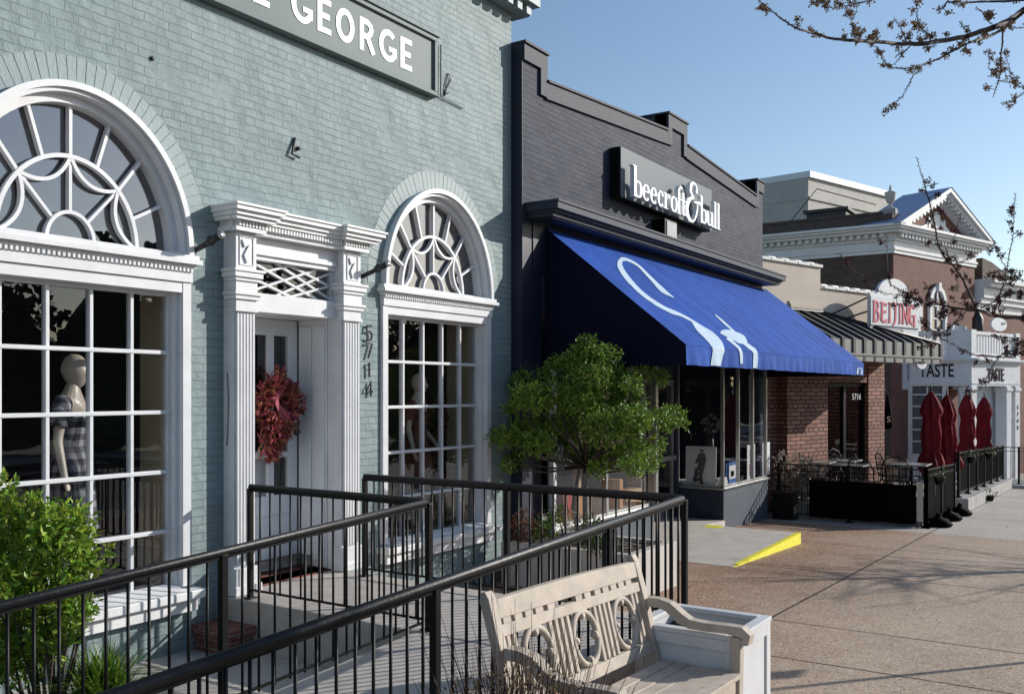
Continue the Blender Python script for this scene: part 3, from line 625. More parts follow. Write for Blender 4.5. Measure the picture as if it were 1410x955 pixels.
# interior
mb = MB(); x0, x1, y1, zb, zt = 9.7, 18.1, 6, -.52, 2.95
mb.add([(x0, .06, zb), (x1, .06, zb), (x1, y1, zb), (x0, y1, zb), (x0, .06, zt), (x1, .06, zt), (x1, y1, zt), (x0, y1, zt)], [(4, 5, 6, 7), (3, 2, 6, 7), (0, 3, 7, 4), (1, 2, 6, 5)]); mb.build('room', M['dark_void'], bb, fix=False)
mb = MB(); mb.add([(x0, .6, -.33), (x1, .6, -.33), (x1, y1, -.33), (x0, y1, -.33)], [(0, 1, 2, 3)]); mb.build('room_floor', M['room_floor'], bb, fix=False)
# right bay: X 15.8..18.3, front at Y -.27, return going back to .64
def bay(xa, xb, yb, ret_side, nfront, name):
    s = MB(); s.box(xa, xb, -.27, .05, -.75, .20); (s.box(xa, xa + .14, .05, yb, -.7, .199) if ret_side < 0 else s.box(xb - .14, xb, .05, yb, -.7, .199))
    bo = s.build('bay_window', M['grey_base'], bb)
    s = MB(); s.box(xa - .03, xb + .03, -.31, -.10, .2005, .235); (s.box(xa - .03, xa + .16, -.10, yb, .2005, .2345) if ret_side < 0 else s.box(xb - .16, xb + .03, -.10, yb, .2005, .2345)); s.build('bay_sill', M['steel'], bo, bevel=.004)
    f = MB(); z0, z1 = .236, (2.9 if ret_side < 0 else 2.27)
    for i in range(nfront + 1):
        x = xa + .02 + (xb - xa - .08) * i / nfront; f.box(x, x + .045, -.262, -.20, z0, z1)
    xr = xa + .02 if ret_side < 0 else xb - .065
    f.box(xr + .001, xr + .044, yb - .05, yb, z0, z1); f.box(xa + .02, xb - .02, -.258, -.205, z0, z0 + .04); f.box(xa + .02, xb - .02, -.258, -.205, z1 - .06, z1)
    f.box(xr + .002, xr + .043, -.2, yb, z0, z0 + .04)
    f.build('bay_frame', M['steel'], bo, bevel=.003)
    g = MB(); g.add([(xa + .03, -.23, z0), (xb - .03, -.23, z0), (xb - .03, -.23, z1), (xa + .03, -.23, z1)], [(0, 1, 2, 3)])
    g.add([(xr + .022, -.2, z0), (xr + .022, yb - .04, z0), (xr + .022, yb - .04, z1), (xr + .022, -.2, z1)], [(0, 1, 2, 3)]); g.build('bay_pane', M['glass_store'], bo, fix=False)
    sh = MB(); sh.box(xa + .07, xb - .07, -.18, .75, .16, .195); sh.build('display_shelf', M['paper_white'], bo)
    return bo
bay(15.82, 18.25, .64, -1, 3, 'r')
mb = MB(); mb.box(15.805, 15.8195, -.265, .64, -.7, .198); mb.build('return_panel', M['charcoal_trim'], bb)
bay(9.9, 12.9, .9, 1, 2, 'l')
mb = MB(); mb.box(9.86, 9.93, -.33, -.265, -.5, 2.22); mb.build('bay_post', M['white'], bb)
mb = MB(); mb.box(12.84, 12.93, -.33, -.275, .2, 2.9); mb.build('bay_post', M['steel'], bb)
# entrance doors
def shop_door(x0, x1):
    f = MB(); y0, y1 = .60, .66
    f.box(x0, x0 + .07, y0, y1, -.3, 2.15); f.box(x1 - .07, x1, y0, y1, -.3, 2.15); f.box(x0 + .07, x1 - .07, y0, y1, -.3, -.1); f.box(x0 + .07, x1 - .07, y0, y1, 2.05, 2.15)
    fo = f.build('door', M['steel'], bb, bevel=.003)
    g = MB(); g.add([(x0 + .07, .63, -.1), (x1 - .07, .63, -.1), (x1 - .07, .63, 2.05), (x0 + .07, .63, 2.05)], [(0, 1, 2, 3)]); g.build('pane', M['glass_store'], fo, fix=False)
    h = MB(); h.box(x0 + .06, x1 - .06, .53, .555, .72, .80); h.box(x0 + .1, x0 + .13, .555, .60, .74, .78); h.box(x1 - .13, x1 - .1, .555, .60, .74, .78); h.build('push_bar', M['steel'], fo)
shop_door(13.05, 14.35); shop_door(14.4, 15.66)
mb = MB(); mb.box(12.9, 15.8, .6, .67, 2.16, 2.9); mb.box(15.67, 15.76, .56, .68, -.3, 2.9); mb.build('door_header', M['charcoal_trim'], bb)
# gap wall beyond the bay
mb = MB(); mb.box(18.3, 19.3, .12, .25, -.8, 2.7); mb.build('passage_wall', M['navy_dark'], bb)

# ================================================================== BRICK AND CREAM RESTAURANT (its front turns 17.5 degrees towards the street)
ca, sa = math.cos(rad(17.5)), math.sin(rad(17.5))
def frame(ox, oy):
    return lambda u, a, z: (ox + u * ca - a * sa, oy - u * sa - a * ca, z)      # u along the front, a out towards the street
fb = frame(18.8, .1)
rb = thing('brick_restaurant', 'low red brick restaurant with cream stucco parapet and clay tile coping', 'building', (21.2, -.6, 0))
mb = MB(fb); mb.box(1.0, 2.53, -.35, 0, -.9, 3.0); mb.box(4.23, 4.94, -.35, 0, -.9, 3.0); mb.box(2.53, 4.23, -.35, -.02, 2.15, 3.0); mb.box(-.3, 1.0, -.5, -.25, -.9, 3.0); mb.box(4.70, 4.94, -6, -.351, -.9, 3.0); mb.build('brick_front', M['red_brick'], rb)
mb = MB(fb); mb.box(-.6, 2.19, -.36, .03, 3.001, 4.66); mb.box(2.191, 4.97, -.36, .03, 3.001, 4.21); mb.box(2.19, 2.3, -6, -.361, 3.0, 4.6); mb.box(4.72, 4.96, -6, -.361, 3.001, 4.2); mb.build('stucco_parapet', M['cream'], rb)
mb = MB(fb)
def tiles(u0, u1, z):
    n = int((u1 - u0) / .42); st = (u1 - u0) / n
    for i in range(n):
        a = u0 + i * st; pts = [(a, -.16, z), (a + st * .9, -.16, z)]; mb.tube(pts, .075, 10)
        mb.box(a, a + st * .92, -.30, .075, z - .06, z - .001)
tiles(-.6, 2.26, 4.72); tiles(2.30, 5.02, 4.27); mb.build('coping_tiles', M['tile'], rb)
mb = MB(fb)
for u0, u1, z in ((-.6, 2.26, 4.72), (2.30, 5.02, 4.27)):
    n = int((u1 - u0) / .42); st = (u1 - u0) / n
    for i in range(n): mb.tube([(u0 + (i + .90) * st, -.16, z), (u0 + (i + 1.0) * st, -.16, z)], .088, 10)
mb.build('tile_joints', M['iron'], rb)
mb = MB(fb); mb.box(1.0, 2.2, .031, .09, 3.72, 3.80); mb.box(1.0, 2.2, .031, .06, 3.80, 3.86); mb.build('stucco_ledge', M['cream'], rb)
mb = MB(fb); mb.box(2.53, 2.62, -.2, -.1, -.6, 2.15); mb.box(4.14, 4.23, -.2, -.1, -.6, 2.15); mb.box(3.33, 3.43, -.2, -.1, -.6, 2.15); mb.box(2.62, 4.14, -.19, -.11, 2.05, 2.15); dd = mb.build('door', M['black'], rb)
mb = MB(fb); mb.add([(2.6, -.15, -.6), (4.16, -.15, -.6), (4.16, -.15, 2.06), (2.6, -.15, 2.06)], [(0, 1, 2, 3)]); mb.build('pane', M['glass_store'], dd, fix=False)
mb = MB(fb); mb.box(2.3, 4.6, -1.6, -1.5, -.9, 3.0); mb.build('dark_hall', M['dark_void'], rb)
def onfb(u, z, a): return fb(u, a, z)
mb = text_mb('5716', .2, .004, lambda x, y, z: fb(3.65 + x, -.085 + z, 1.75 + y)); mb.build('door_number', M['paper_white'], rb)

# metal canopy
mc = thing('metal_canopy', 'grey metal standing seam canopy over the restaurant patio', 'canopy', fb(2.5, .6, 2.6))
U0, U1, AF, ZR, ZF, ZF0 = -.6, 5.03, 1.3, 3.66, 3.0, 2.62
mb = MB(fb); mb.add([(U0, .04, ZR), (2.24, .04, ZR), (U1, AF, ZF), (U0, AF, ZF), (U1, .04, ZF)], [(0, 1, 2, 3), (1, 4, 2)]); mb.build('canopy_roof', M['metal_awning_top'], mc, fix=False)
mb = MB(fb); mb.box(U0, U1 + .02, AF, AF + .02, ZF0 + .07, ZF); mb.box(U1, U1 + .02, .04, AF - .001, ZF0 + .07, ZF); mb.box(U0, U1 + .06, AF + .001, AF + .05, ZF0 + .06, ZF0 + .10); mb.box(U0, U1 + .03, AF + .002, AF + .03, ZF0 - .06, ZF0 + .055); mb.box(U1 + .003, U1 + .05, .04, AF, ZF0 + .06, ZF0 + .10); mb.build('fascia', M['metal_awning'], mc)
mb = MB(fb); n = 14; st = .405
us = [U1 - .02 - i * st for i in range(14)]
for u in us:
    zr, ar = (ZR, .04) if u <= 2.24 else (ZR + (ZF - ZR) * (u - 2.24) / (U1 - 2.24), .04 + (AF - .04) * (u - 2.24) / (U1 - 2.24))
    for q in (0,):
        mb.tube([(u, ar, zr + .02), (u, AF + .005, ZF + .02)], .028, 6)
    mb.box(u - .045, u + .045, AF + .0205, AF + .045, ZF0 + .10, ZF + .02)
    mb.box(u - .035, u + .035, AF + .031, AF + .04, ZF0 - .06, ZF0 + .055)
mb.tube([(2.24, .05, ZR + .02), (U1, AF, ZF + .02)], .04, 6); mb.tube([(U0, .05, ZR + .02), (2.24, .05, ZR + .02)], .04, 6)
mb.build('standing_seams', M['seam'], mc)
ls = thing('canopy_lamp', 'small white half round lamp under the metal canopy edge', 'lamp', fb(3.9, 1.35, 2.55))
mb = MB(fb); mb.prism([(3.75 + .22 + .22 * math.cos(rad(a)), 2.56 + .13 * math.sin(rad(a))) for a in range(180, 361, 15)], lambda p, q, k: (p, k, q), 1.36, 1.42); mb.build('shade', M['white'], ls)
mb = MB(fb); mb.box(3.85, 4.1, 1.34, 1.45, 2.56, 2.59); mb.build('bracket', M['black'], ls)

# restaurant sign
rs = thing('restaurant_sign', 'white arched restaurant signboard with red BEIJING lettering above the metal canopy', 'sign', fb(4.3, .6, 3.1))
poly = [(3.22, 3.05), (5.36, 3.05), (5.36, 4.12), (5.1, 4.13)] + [(4.26 + .72 * math.cos(rad(a)), 4.12 + .40 * math.sin(rad(a))) for a in range(5, 176, 10)] + [(3.45, 4.13), (3.22, 4.12)]
mb = MB(fb); mb.xf = None; mb.prism(poly, lambda p, q, k: fb(p, k, q), .55, .62); bo_ = mb.build('board', M['white'], rs)
mb = MB(); mb.prism([(p, q) for p, q in [(3.19, 3.42), (5.39, 3.42), (5.39, 4.06), (3.19, 4.06)]], lambda p, q, k: fb(p, k, q), .623, .66); mb.build('name_panel', M['white'], rs)
gl = {  # pagoda-style wedge letters on a 1 x 1 cell
 'B': [([(.2, 0), (.2, 1)], [.24, .2]), ([(.05, .97), (.6, .93), (.72, .78), (.6, .58), (.3, .52)], [.12, .14, .2, .14, .06]), ([(.3, .52), (.68, .45), (.8, .25), (.62, .06), (.05, .02)], [.06, .14, .22, .14, .1])],
 'E': [([(.25, .05), (.28, .95)], [.22, .2]), ([(.05, .95), (.9, .86)], [.08, .17]), ([(.3, .5), (.78, .53)], [.1, .18]), ([(.15, .12), (.5, .03), (.9, .1)], [.12, .13, .2])],
 'I': [([(.5, 0), (.5, 1)], [.26, .22]), ([(.25, .97), (.75, .9)], [.08, .1]), ([(.22, .02), (.8, .04)], [.1, .08])],
 'J': [([(.62, 1), (.6, .3), (.45, .02), (.12, -.12)], [.24, .22, .2, .1]), ([(.3, .95), (.85, .93)], [.08, .1])],
 'N': [([(.2, 0), (.2, .78)], [.2, .18]), ([(.05, .98), (.8, .1)], [.12, .2]), ([(.82, 0), (.8, 1)], [.18, .2])],
 'G': [([(.85, .86), (.5, .97), (.22, .8), (.15, .45), (.28, .12), (.6, .02), (.85, .08)], [.2, .13, .2, .24, .2, .13, .14]), ([(.8, -.1), (.8, .45)], [.2, .18]), ([(.5, .44), (.97, .47)], [.1, .12])]}
u = 3.25
for ch, wd in (('B', .33), ('E', .33), ('I', .22), ('J', .27), ('I', .20), ('N', .33), ('G', .34)):
    mb = MB()
    for k, (pts, ws) in enumerate(gl[ch]):
        mb.ribbon([(u + p * wd, 3.49 + q * .47) for p, q in pts], [x * wd * 1.15 for x in ws], lambda p, q, kk: fb(p, kk, q), .6605, .672 + k * .001)
    mb.build('letter', M['sign_red'], rs); u += wd * .93
mb = text_mb('GROUP', .21, .003, lambda x, y, z: fb(3.95 + x, .628 + z, 3.22 + y)); mb.build('lettering', M['sign_grey'], rs)
mb = MB(); mb.tube([fb(2.5, .05, 3.62), fb(3.3, .55, 4.05)], .02, 6); mb.tube([fb(3.0, .05, 3.55), fb(3.35, .55, 3.75)], .02, 6); mb.build('stay', M['iron'], rs)

# ================================================================== PEDIMENT BUILDING
pb = thing('pediment_building', 'brown brick building with white pediment, dentil cornice and blue grey roof', 'building', (35, 0, -1.1))
fp = frame(33.4, .35)            # u 0..5.92 across the front
WU = 5.92; ZBt = 6.60; ZE = 7.52; ZA = 9.12
# walls
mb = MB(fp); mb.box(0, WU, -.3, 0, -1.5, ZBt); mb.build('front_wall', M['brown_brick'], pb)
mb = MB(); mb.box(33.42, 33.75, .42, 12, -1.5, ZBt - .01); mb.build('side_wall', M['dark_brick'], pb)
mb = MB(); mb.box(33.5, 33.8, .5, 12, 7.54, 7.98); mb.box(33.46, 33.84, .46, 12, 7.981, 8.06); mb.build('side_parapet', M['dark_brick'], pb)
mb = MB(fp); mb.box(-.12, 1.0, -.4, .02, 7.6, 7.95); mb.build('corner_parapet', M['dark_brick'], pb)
# entablature: front (frame) and side (along Y)
e = MB()
tiers = [(ZBt, 6.72, .05), (6.72, 6.80, .09), (6.80, 7.02, .04), (7.02, 7.10, .10), (7.26, 7.36, .36), (7.36, 7.44, .46), (7.44, 7.53, .54)]
def tier(z0, z1, o):
    # mitred L-shaped moulding: side run along +Y, front run along the frame
    p = lambda u, a: fp(u, a, 0)
    A = p(-o * .9, o); B = p(WU + o, o); Bi = p(WU + o, -.2); Ai = p(.2, -.2); S0 = (33.4 - o, 12.0, 0); S1 = (33.7, 12.0, 0); cn = (33.4 - o, A[1], 0)
    e.add([(q[0], q[1], z) for z in (z0, z1 - .001) for q in (A, B, Bi, Ai)], [(0, 1, 2, 3), (4, 5, 6, 7), (0, 1, 5, 4), (1, 2, 6, 5), (2, 3, 7, 6), (3, 0, 4, 7)])
    e.add([(q[0], q[1], z) for z in (z0 + .001, z1 - .002) for q in (A, Ai, S1, S0)], [(0, 1, 2, 3), (4, 5, 6, 7), (0, 1, 5, 4), (1, 2, 6, 5), (2, 3, 7, 6), (3, 0, 4, 7)])
for t_ in tiers: tier(*t_)
tier(7.10, 7.26, .12)
for i in range(26):
    u = .0 + i * .232; 
    for q in ((u, u + .12),): e.xf = fp; e.box(q[0], q[1], .121, .30, 7.13, 7.259)
e.xf = None
for i in range(44):
    y = .6 + i * .25; e.box(33.4 - .30, 33.4 - .121, y, y + .13, 7.13, 7.259)
e.build('entablature', M['white'], pb)
# pediment
um = WU / 2
mb = MB(fp); mb.prism([(.3, 7.531), (WU - .3, 7.531), (um, ZA - .18)], lambda p, q, k: (p, k, q), -.3, -.02); mb.build('pediment_brick', M['brown_brick'], pb)
mb = MB(fp)
for s in (0, 1):
    ux = lambda u: u if not s else WU - u
    for t0, t1, a1 in ((0, .13, .54), (.13, .26, .44), (.26, .38, .16)):
        sl_ = (ZA - 7.5) / (um + .55)
        pz = lambda u, t: 7.5 + (u + .55) * sl_ - t * 1.12
        mb.prism([(ux(-.55 + t0 * 1.5), pz(-.55 + t0 * 1.5, t0)), (ux(um), pz(um, t0)), (ux(um), pz(um, t1)), (ux(-.55 + t1 * 1.9), pz(-.55 + t1 * 1.9, t1))], lambda p, q, k: (p, k, q), -.2, a1)
    for i in range(11):
        u = .35 + i * .24; z = pz(u, .26) - .02; mb.box(min(ux(u), ux(u + .12)), max(ux(u), ux(u + .12)), .161, .40, z - .06, z + .05)
mb.build('raking_cornice', M['white'], pb)
mb = MB(fp); ft = lambda p, q, k: (p, k, q)
mb.prism([(um + .24 * math.cos(rad(a)), 8.05 + .3 * math.sin(rad(a))) for a in range(0, 360, 20)], ft, -.019, .04)
for s in (-1, 1):
    mb.ribbon([(um + s * .3, 8.0), (um + s * .6, 7.85), (um + s * .9, 7.72), (um + s * 1.2, 7.66)], [.16, .14, .1, .05], ft, -.018, .03); mb.box(um + s * .55 - .06, um + s * .55 + .06, -.017, .04, 7.54, 8.1)
mb.build('carved_relief', M['white_old'], pb)
mb = MB(fp); zt = ZA + .02
mb.add([(-.58, .56, 7.50), (um, .56, zt), (um, -1.25, zt), (-.58, -1.25, 7.50), (WU + .58, .56, 7.50), (WU + .58, -1.25, 7.50)], [(0, 1, 2, 3), (1, 4, 5, 2), (0, 3, 2, 1), (2, 3, 5)][:2] + [(2, 3, 5)]); mb.build('roof', M['slate_blue'], pb, fix=False)
# arched window and flanking sidelights
mb = MB(fp)
a_ = ell(2.95, 5.0, .55, .62, 0, 180, 20); mb.ribbon(a_, .16, ft, .001, .10); mb.box(2.32, 2.48, .001, .10, 2.9, 5.0); mb.box(3.42, 3.58, .001, .10, 2.9, 5.0); mb.box(2.86, 3.04, .02, .16, 5.5, 5.8)
mb.box(2.92, 2.98, .01, .06, 2.9, 5.5)
for z in (3.3, 3.7, 4.1, 4.5, 4.95): mb.box(2.48, 3.42, .012, .055, z, z + .05)
wo = mb.build('window', M['white'], pb); mb = MB(fp); mb.box(2.45, 3.45, .002, .008, 2.9, 5.4); mb.build('pane', M['glass_store'], wo)
mb = MB(fp); mb.box(.55, 1.75, .001, .05, 2.0, 4.2); mb.box(.5, 1.8, .001, .09, 4.2, 4.9); mb.build('stone_panel', M['white'], pb); mb = MB(fp); mb.box(4.1, 5.0, .001, .05, 2.0, 4.1); mb.box(4.0, 5.1, .001, .09, 4.1, 4.35); mb.build('stone_panel', M['white'], pb)
for u0 in (.8, 4.3):
    mb = MB(fp); mb.box(u0, u0 + .42, .051, .056, 2.3, 4.0); wo = mb.build('narrow_window', M['glass_store'], pb)
    mb = MB(fp)
    for k in range(6): mb.box(u0, u0 + .42, .0565, .07, 2.3 + k * .33, 2.34 + k * .33)
    mb.box(u0 + .19, u0 + .23, .0565, .069, 2.3, 4.0); mb.build('muntins', M['white'], wo)
# porch with balcony
ox, oy = 34.3, -1.92
fq = frame(ox, oy)
ph = MB(); Pc = [(ox, oy), fq(3.75, 0, 0)[:2], fq(3.75, -2.0, 0)[:2], (ox, oy + 2.2)]
def slab(mb, z0, z1, o):
    P0 = (ox - o, oy - o * 1.2); P1 = fq(3.75 + o, o, 0)[:2]; P2_ = fq(3.75 + o, -2.6, 0)[:2]; P3 = (ox - o, oy + 2.3)
    mb.add([(p[0], p[1], z) for z in (z0, z1) for p in (P0, P1, P2_, P3)], [(0, 1, 2, 3), (4, 5, 6, 7), (0, 1, 5, 4), (1, 2, 6, 5), (2, 3, 7, 6), (3, 0, 4, 7)])
slab(ph, 2.12, 2.9, 0); slab(ph, 2.901, 2.97, .08); slab(ph, 2.971, 3.04, .16); slab(ph, 2.19, 2.22, .02); slab(ph, 3.041, 3.10, 0)
po = ph.build('porch', M['white'], pb)
mb = MB(); mb.box(ox, ox + .08, oy + .0, oy + 2.2, -1.2, -.2); mb.build('porch_base', M['white'], po)
for (u, a) in ((.0, 0), (2.65, 0), (3.35, 0)):
    mb = MB(fq); mb.box(u, u + .38, -.38, 0 if u else 0, -1.2, 2.119); mb.box(u - .04, u + .42, -.42, .04, 1.95, 2.06); mb.build('column', M['white'], po)
mb = MB(); mb.box(ox + .02, ox + .3, oy + 1.85, oy + 2.2, -1.2, 2.119); mb.box(ox + .03, ox + .3, oy + .75, oy + .9, -1.2, 2.119); mb.build('column', M['white'], po)
mb = MB(fq); mb.box(.3, 3.4, -.6, -.5, -1.2, 2.118); mb.build('porch_door', M['white_grey'], po)
mb = MB(); mb.box(ox + .12, ox + .16, oy + .9, oy + 1.85, -.2, 2.1); mb.build('porch_window', M['ink'], po)
mb = MB()
for z in (.2, .6, 1.0, 1.4, 1.8): mb.box(ox + .085, ox + .118, oy + .9, oy + 1.85, z, z + .05)
mb.box(ox + .084, ox + .119, oy + 1.35, oy + 1.4, -.2, 2.1); mb.build('porch_muntins', M['white'], po)
# balcony rail: chunky white boards
mb = MB(fq); mb.box(0, .35, -.2, 0, 3.101, 4.0); mb.box(3.4, 3.75, -.2, 0, 3.101, 4.0); mb.box(.35, 3.4, -.16, -.04, 3.85, 3.96); mb.box(.35, 3.4, -.15, -.05, 3.16, 3.24)
for i in range(14): mb.box(.42 + i * .21, .54 + i * .21, -.12, -.08, 3.24, 3.85)
mb.build('balcony_rail', M['white'], po)
mb = MB(); mb.box(ox + .02, ox + .14, oy + .12, oy + .8, 3.101, 3.99); mb.box(ox + .02, ox + .14, oy + 1.45, oy + 2.2, 3.101, 3.99); mb.box(ox + .04, ox + .12, oy + .8, oy + 1.45, 3.85, 3.96)
for i in range(3): mb.box(ox + .06, ox + .1, oy + .88 + i * .2, oy + .99 + i * .2, 3.101, 3.85)
mb.build('balcony_rail', M['white'], po)
tg = thing('porch_sign', 'black TASTE lettering on the left face of the white porch', 'sign', (ox, oy + 1, 2.4))
mb = text_mb('TASTE', .62, .01, lambda x, y, z: (ox - .015 - z, oy + 1.62 - x, 2.43 + y), sx=.62, bold=.006); mb.build('letters', M['black'], tg)
tg = thing('porch_sign', 'black TASTE lettering on the sunlit street face of the white porch', 'sign', fq(1.9, 0, 2.4))
mb = text_mb('TASTE', .62, .01, lambda x, y, z: fq(1.15 + x, .015 + z, 2.3 + y), sx=.72, bold=.01); mb.build('letters', M['black'], tg)
tg = thing('porch_number', 'small vertical black house number on the right porch column', 'house number', fq(3.55, 0, .8))
for i, c_ in enumerate('5700'):
    mb = text_mb(c_, .2, .006, lambda x, y, z, i=i: fq(3.48 + x, .012 + z, 1.3 - i * .24 + y)); mb.build('digit', M['black'], tg)
# oval sign on the balcony, dark hanging lantern
ov = thing('oval_sign', 'grey oval signboard above the porch balcony', 'sign', fq(2.6, -.6, 4))
mb = MB(); mb.prism([(3.1 + .62 * math.cos(rad(a)), 4.32 + .24 * math.sin(rad(a))) for a in range(0, 360, 15)], lambda p, q, k: fq(p, k, q), -.5, -.44); mb.build('board', M['white_grey'], ov)
mb = MB(); mb.prism([(3.25, 4.3), (3.6, 4.34), (3.55, 4.42), (3.28, 4.40)], lambda p, q, k: fq(p, k, q), -.439, -.43); mb.build('emblem', M['ink'], ov)
mb = MB(fq); mb.box(3.07, 3.13, -.5, -.45, 3.1, 4.1); mb.build('post', M['black'], ov)
ln_ = thing('porch_lantern', 'black lantern hanging on the brown brick wall above the porch', 'lantern', fp(4.7, .3, 4))
mb = MB(); mb.lathe([(.02, .0), (.16, .1), (.2, .35), (.19, .75), (.08, .95), (.02, 1.0)], fp(5.3, .4, 3.9), 10); mb.build('body', M['iron'], ln_)
mb = MB(); mb.tube([fp(5.3, .0, 4.95), fp(5.3, .4, 4.9)], .03, 6); mb.build('bracket', M['iron'], ln_)
# right wing
rw = thing('white_trimmed_wing', 'small building with white stepped eaves right of the pediment building', 'building', (42, -2, -1.3))
fr = frame(39.4, -1.75)
mb = MB(fr); mb.box(0, 5, -4, -.3, -1.5, 5.0); mb.build('wall', M['brown_brick'], rw)
mb = MB(fr)
for k, (z0, z1, o) in enumerate(((5.0, 5.3, .0), (5.3, 5.5, .15), (5.5, 5.9, .25), (5.9, 6.05, .5), (6.05, 6.2, .65))):
    mb.box(.0, 5 + o, -4, -.29 + o, z0, z1 - .001)
mb.build('eaves', M['white'], rw)
mb = MB(fr); mb.prism([(0, 6.2), (0, 7.0), (.8, 6.9), (3.4, 6.2)], ft, -4, -.1); mb.build('roof', M['dark_brick'], rw)

# grey brick block behind
fg = frame(44.4, 6.3)
gk = thing('grey_brick_block', 'tall flat roofed grey painted brick block behind the other roofs', 'building', fg(3, -3, -1.4))
P0 = fg(0, 0, 0); P1 = fg(7.2, 0, 0); dv = (.129, .99); P3 = (P0[0] + dv[0] * 22, P0[1] + dv[1] * 22); P2_ = (P1[0] + dv[0] * 22, P1[1] + dv[1] * 22)
mb = MB()
def quadprism(mb, o, z0, z1):
    cx = (P0[0] + P2_[0]) / 2; cy = (P0[1] + P2_[1]) / 2
    q = [(p[0] + (p[0] - cx) / 11 * o, p[1] + (p[1] - cy) / 11 * o) for p in (P0, P1, P2_, P3)]
    mb.add([(p[0], p[1], z) for z in (z0, z1) for p in q], [(0, 1, 2, 3), (4, 5, 6, 7), (0, 1, 5, 4), (1, 2, 6, 5), (2, 3, 7, 6), (3, 0, 4, 7)])
quadprism(mb, 0, -1.6, 12.0); quadprism(mb, .07, 11.0, 11.12); mb.build('wall', M['grey_brick'], gk)
mb = MB(); quadprism(mb, .12, 12.001, 12.3); mb.build('roof_edge', M['white_grey'], gk)
mb = MB(); mb.add([fg(7.2, -.5, 11.0), fg(11, -.5, 8.6), fg(11, -6, 8.6), fg(7.2, -6, 11.0), fg(7.2, -.5, 7.5), fg(11, -.5, 7.5), fg(11, -6, 7.5), fg(7.2, -6, 7.5)], [(0, 1, 2, 3), (4, 5, 6, 7), (0, 1, 5, 4), (1, 2, 6, 5), (2, 3, 7, 6), (3, 0, 4, 7)]); mb.build('sloping_roof', M['white_grey'], gk)
# urns
def urn(x, y, z, label, s=1):
    t = thing('roof_urn', label, 'urn', (x, y, z), 'stone urns on the parapets')
    mb = MB(); mb.lathe([(.17, 0), (.17, .06), (.08, .1), (.06, .2), (.13, .27), (.2, .42), (.22, .62), (.25, .68), (.25, .73), (.12, .78), (.05, .84), (.06, .93), (.03, 1.0), (.015, 1.08)], (x, y, z), 16); mb.v = [((v[0] - x) * s + x, (v[1] - y) * s + y, (v[2] - z) * s + z) for v in mb.v]; mb.build('vase', M['concrete_light'], t)
    mb = MB(); mb.box(x - .2, x + .2, y - .2, y + .2, z - .22, z); mb.build('pedestal', M['concrete'], t)
p = onX(1226, 288, 33.65); urn(33.65, p.y, p.z, 'grey stone urn on the dark parapet left of the pediment', .78)
p = fp(5.9, -1.2, 7.9); urn(p[0], p[1], 8.0, 'small stone urn showing behind the right slope of the pediment', .9)
# roof unit and wire
ru = thing('roof_hatch', 'low dark roof hatch above the brick parapet', 'roof hatch', (36, 3.6, 8))
mb = MB(); mb.box(34.6, 36.0, 2.2, 3.6, 7.9, 8.45); mb.box(34.5, 36.1, 2.1, 3.7, 8.451, 8.56); mb.build('box', M['iron'], ru)
mb = MB(); mb.tube([(34.2, 4.2, 8.0), (34.5, 3.2, 9.3), (34.8, 1.2, 8.55)], .02, 5); mb.build('wire', M['iron'], ru)

# ================================================================== SIGNS
sg = thing('shop_sign', 'green wooden fascia sign with raised white letters on the pale green brick', 'sign', (5.85, -.05, 5.4))
mb = MB(); mb.box(3.85, 7.84, -.045, -.001, 5.12, 5.68); mb.build('board', M['mint_sign'], sg)
mb = MB()
for x0, x1, z0, z1 in ((3.80, 7.88, 5.095, 5.13), (3.80, 7.88, 5.665, 5.71), (7.83, 7.88, 5.131, 5.664), (3.80, 3.87, 5.131, 5.664)): mb.box(x0, x1, -.075, -.002, z0, z1)
mb.box(3.78, 7.895, -.095, -.0025, 5.711, 5.73); mb.box(3.78, 7.895, -.09, -.0025, 5.078, 5.094)
mb.build('frame', M['mint_sign'], sg, bevel=.004)
def L_(name, pieces):
    mb = MB()
    for k, (kind, *a) in enumerate(pieces):
        y0, y1 = -.051 - k * .0006, -.0455
        if kind == 'r': mb.ribbon(a[0], a[1], lambda p, q, kk: (p, kk, q), y0, y1)
        else: mb.box(a[0], a[1], y0, y1, a[2], a[3])
    mb.build('letter', M['letter_white'], sg)
zb, zt = 5.235, 5.55; zm = (zb + zt) / 2; H = zt - zb; T = .055
def E_(x0, x1): L_('E', [('b', x0, x0 + T, zb, zt), ('b', x0 + T, x1, zt - T * .9, zt), ('b', x0 + T, x1 - .02, zm - T * .45, zm + T * .45), ('b', x0 + T, x1, zb, zb + T * .9)])
def G_(x0, x1):
    cx, rx = (x0 + x1) / 2 + .01, (x1 - x0) / 2 - T / 2; L_('G', [('r', ell(cx, zm, rx + .01, H / 2 - T / 2, 48, 330, 30), T), ('b', cx + .005, x1 + .005, zm - T * .9, zm - .005), ('b', x1 - T + .002, x1 + .005, zm - .10, zm - T * .5)])
E_(5.375, 5.555); G_(5.81, 6.06); E_(6.13, 6.30)
L_('O', [('r', ell(6.49, zm, .122 - T / 2, H / 2 - T / 2, 0, 360, 40), T)])
L_('R', [('b', 6.69, 6.69 + T, zb, zt), ('r', [(6.70, zt - T / 2), (6.80, zt - T / 2), (6.845, zt - .055), (6.855, zt - .088), (6.845, zt - .12), (6.80, zm - .01), (6.70, zm - .01)], T), ('r', [(6.79, zm), (6.885, zb)], T)])
G_(6.97, 7.225); E_(7.295, 7.47)

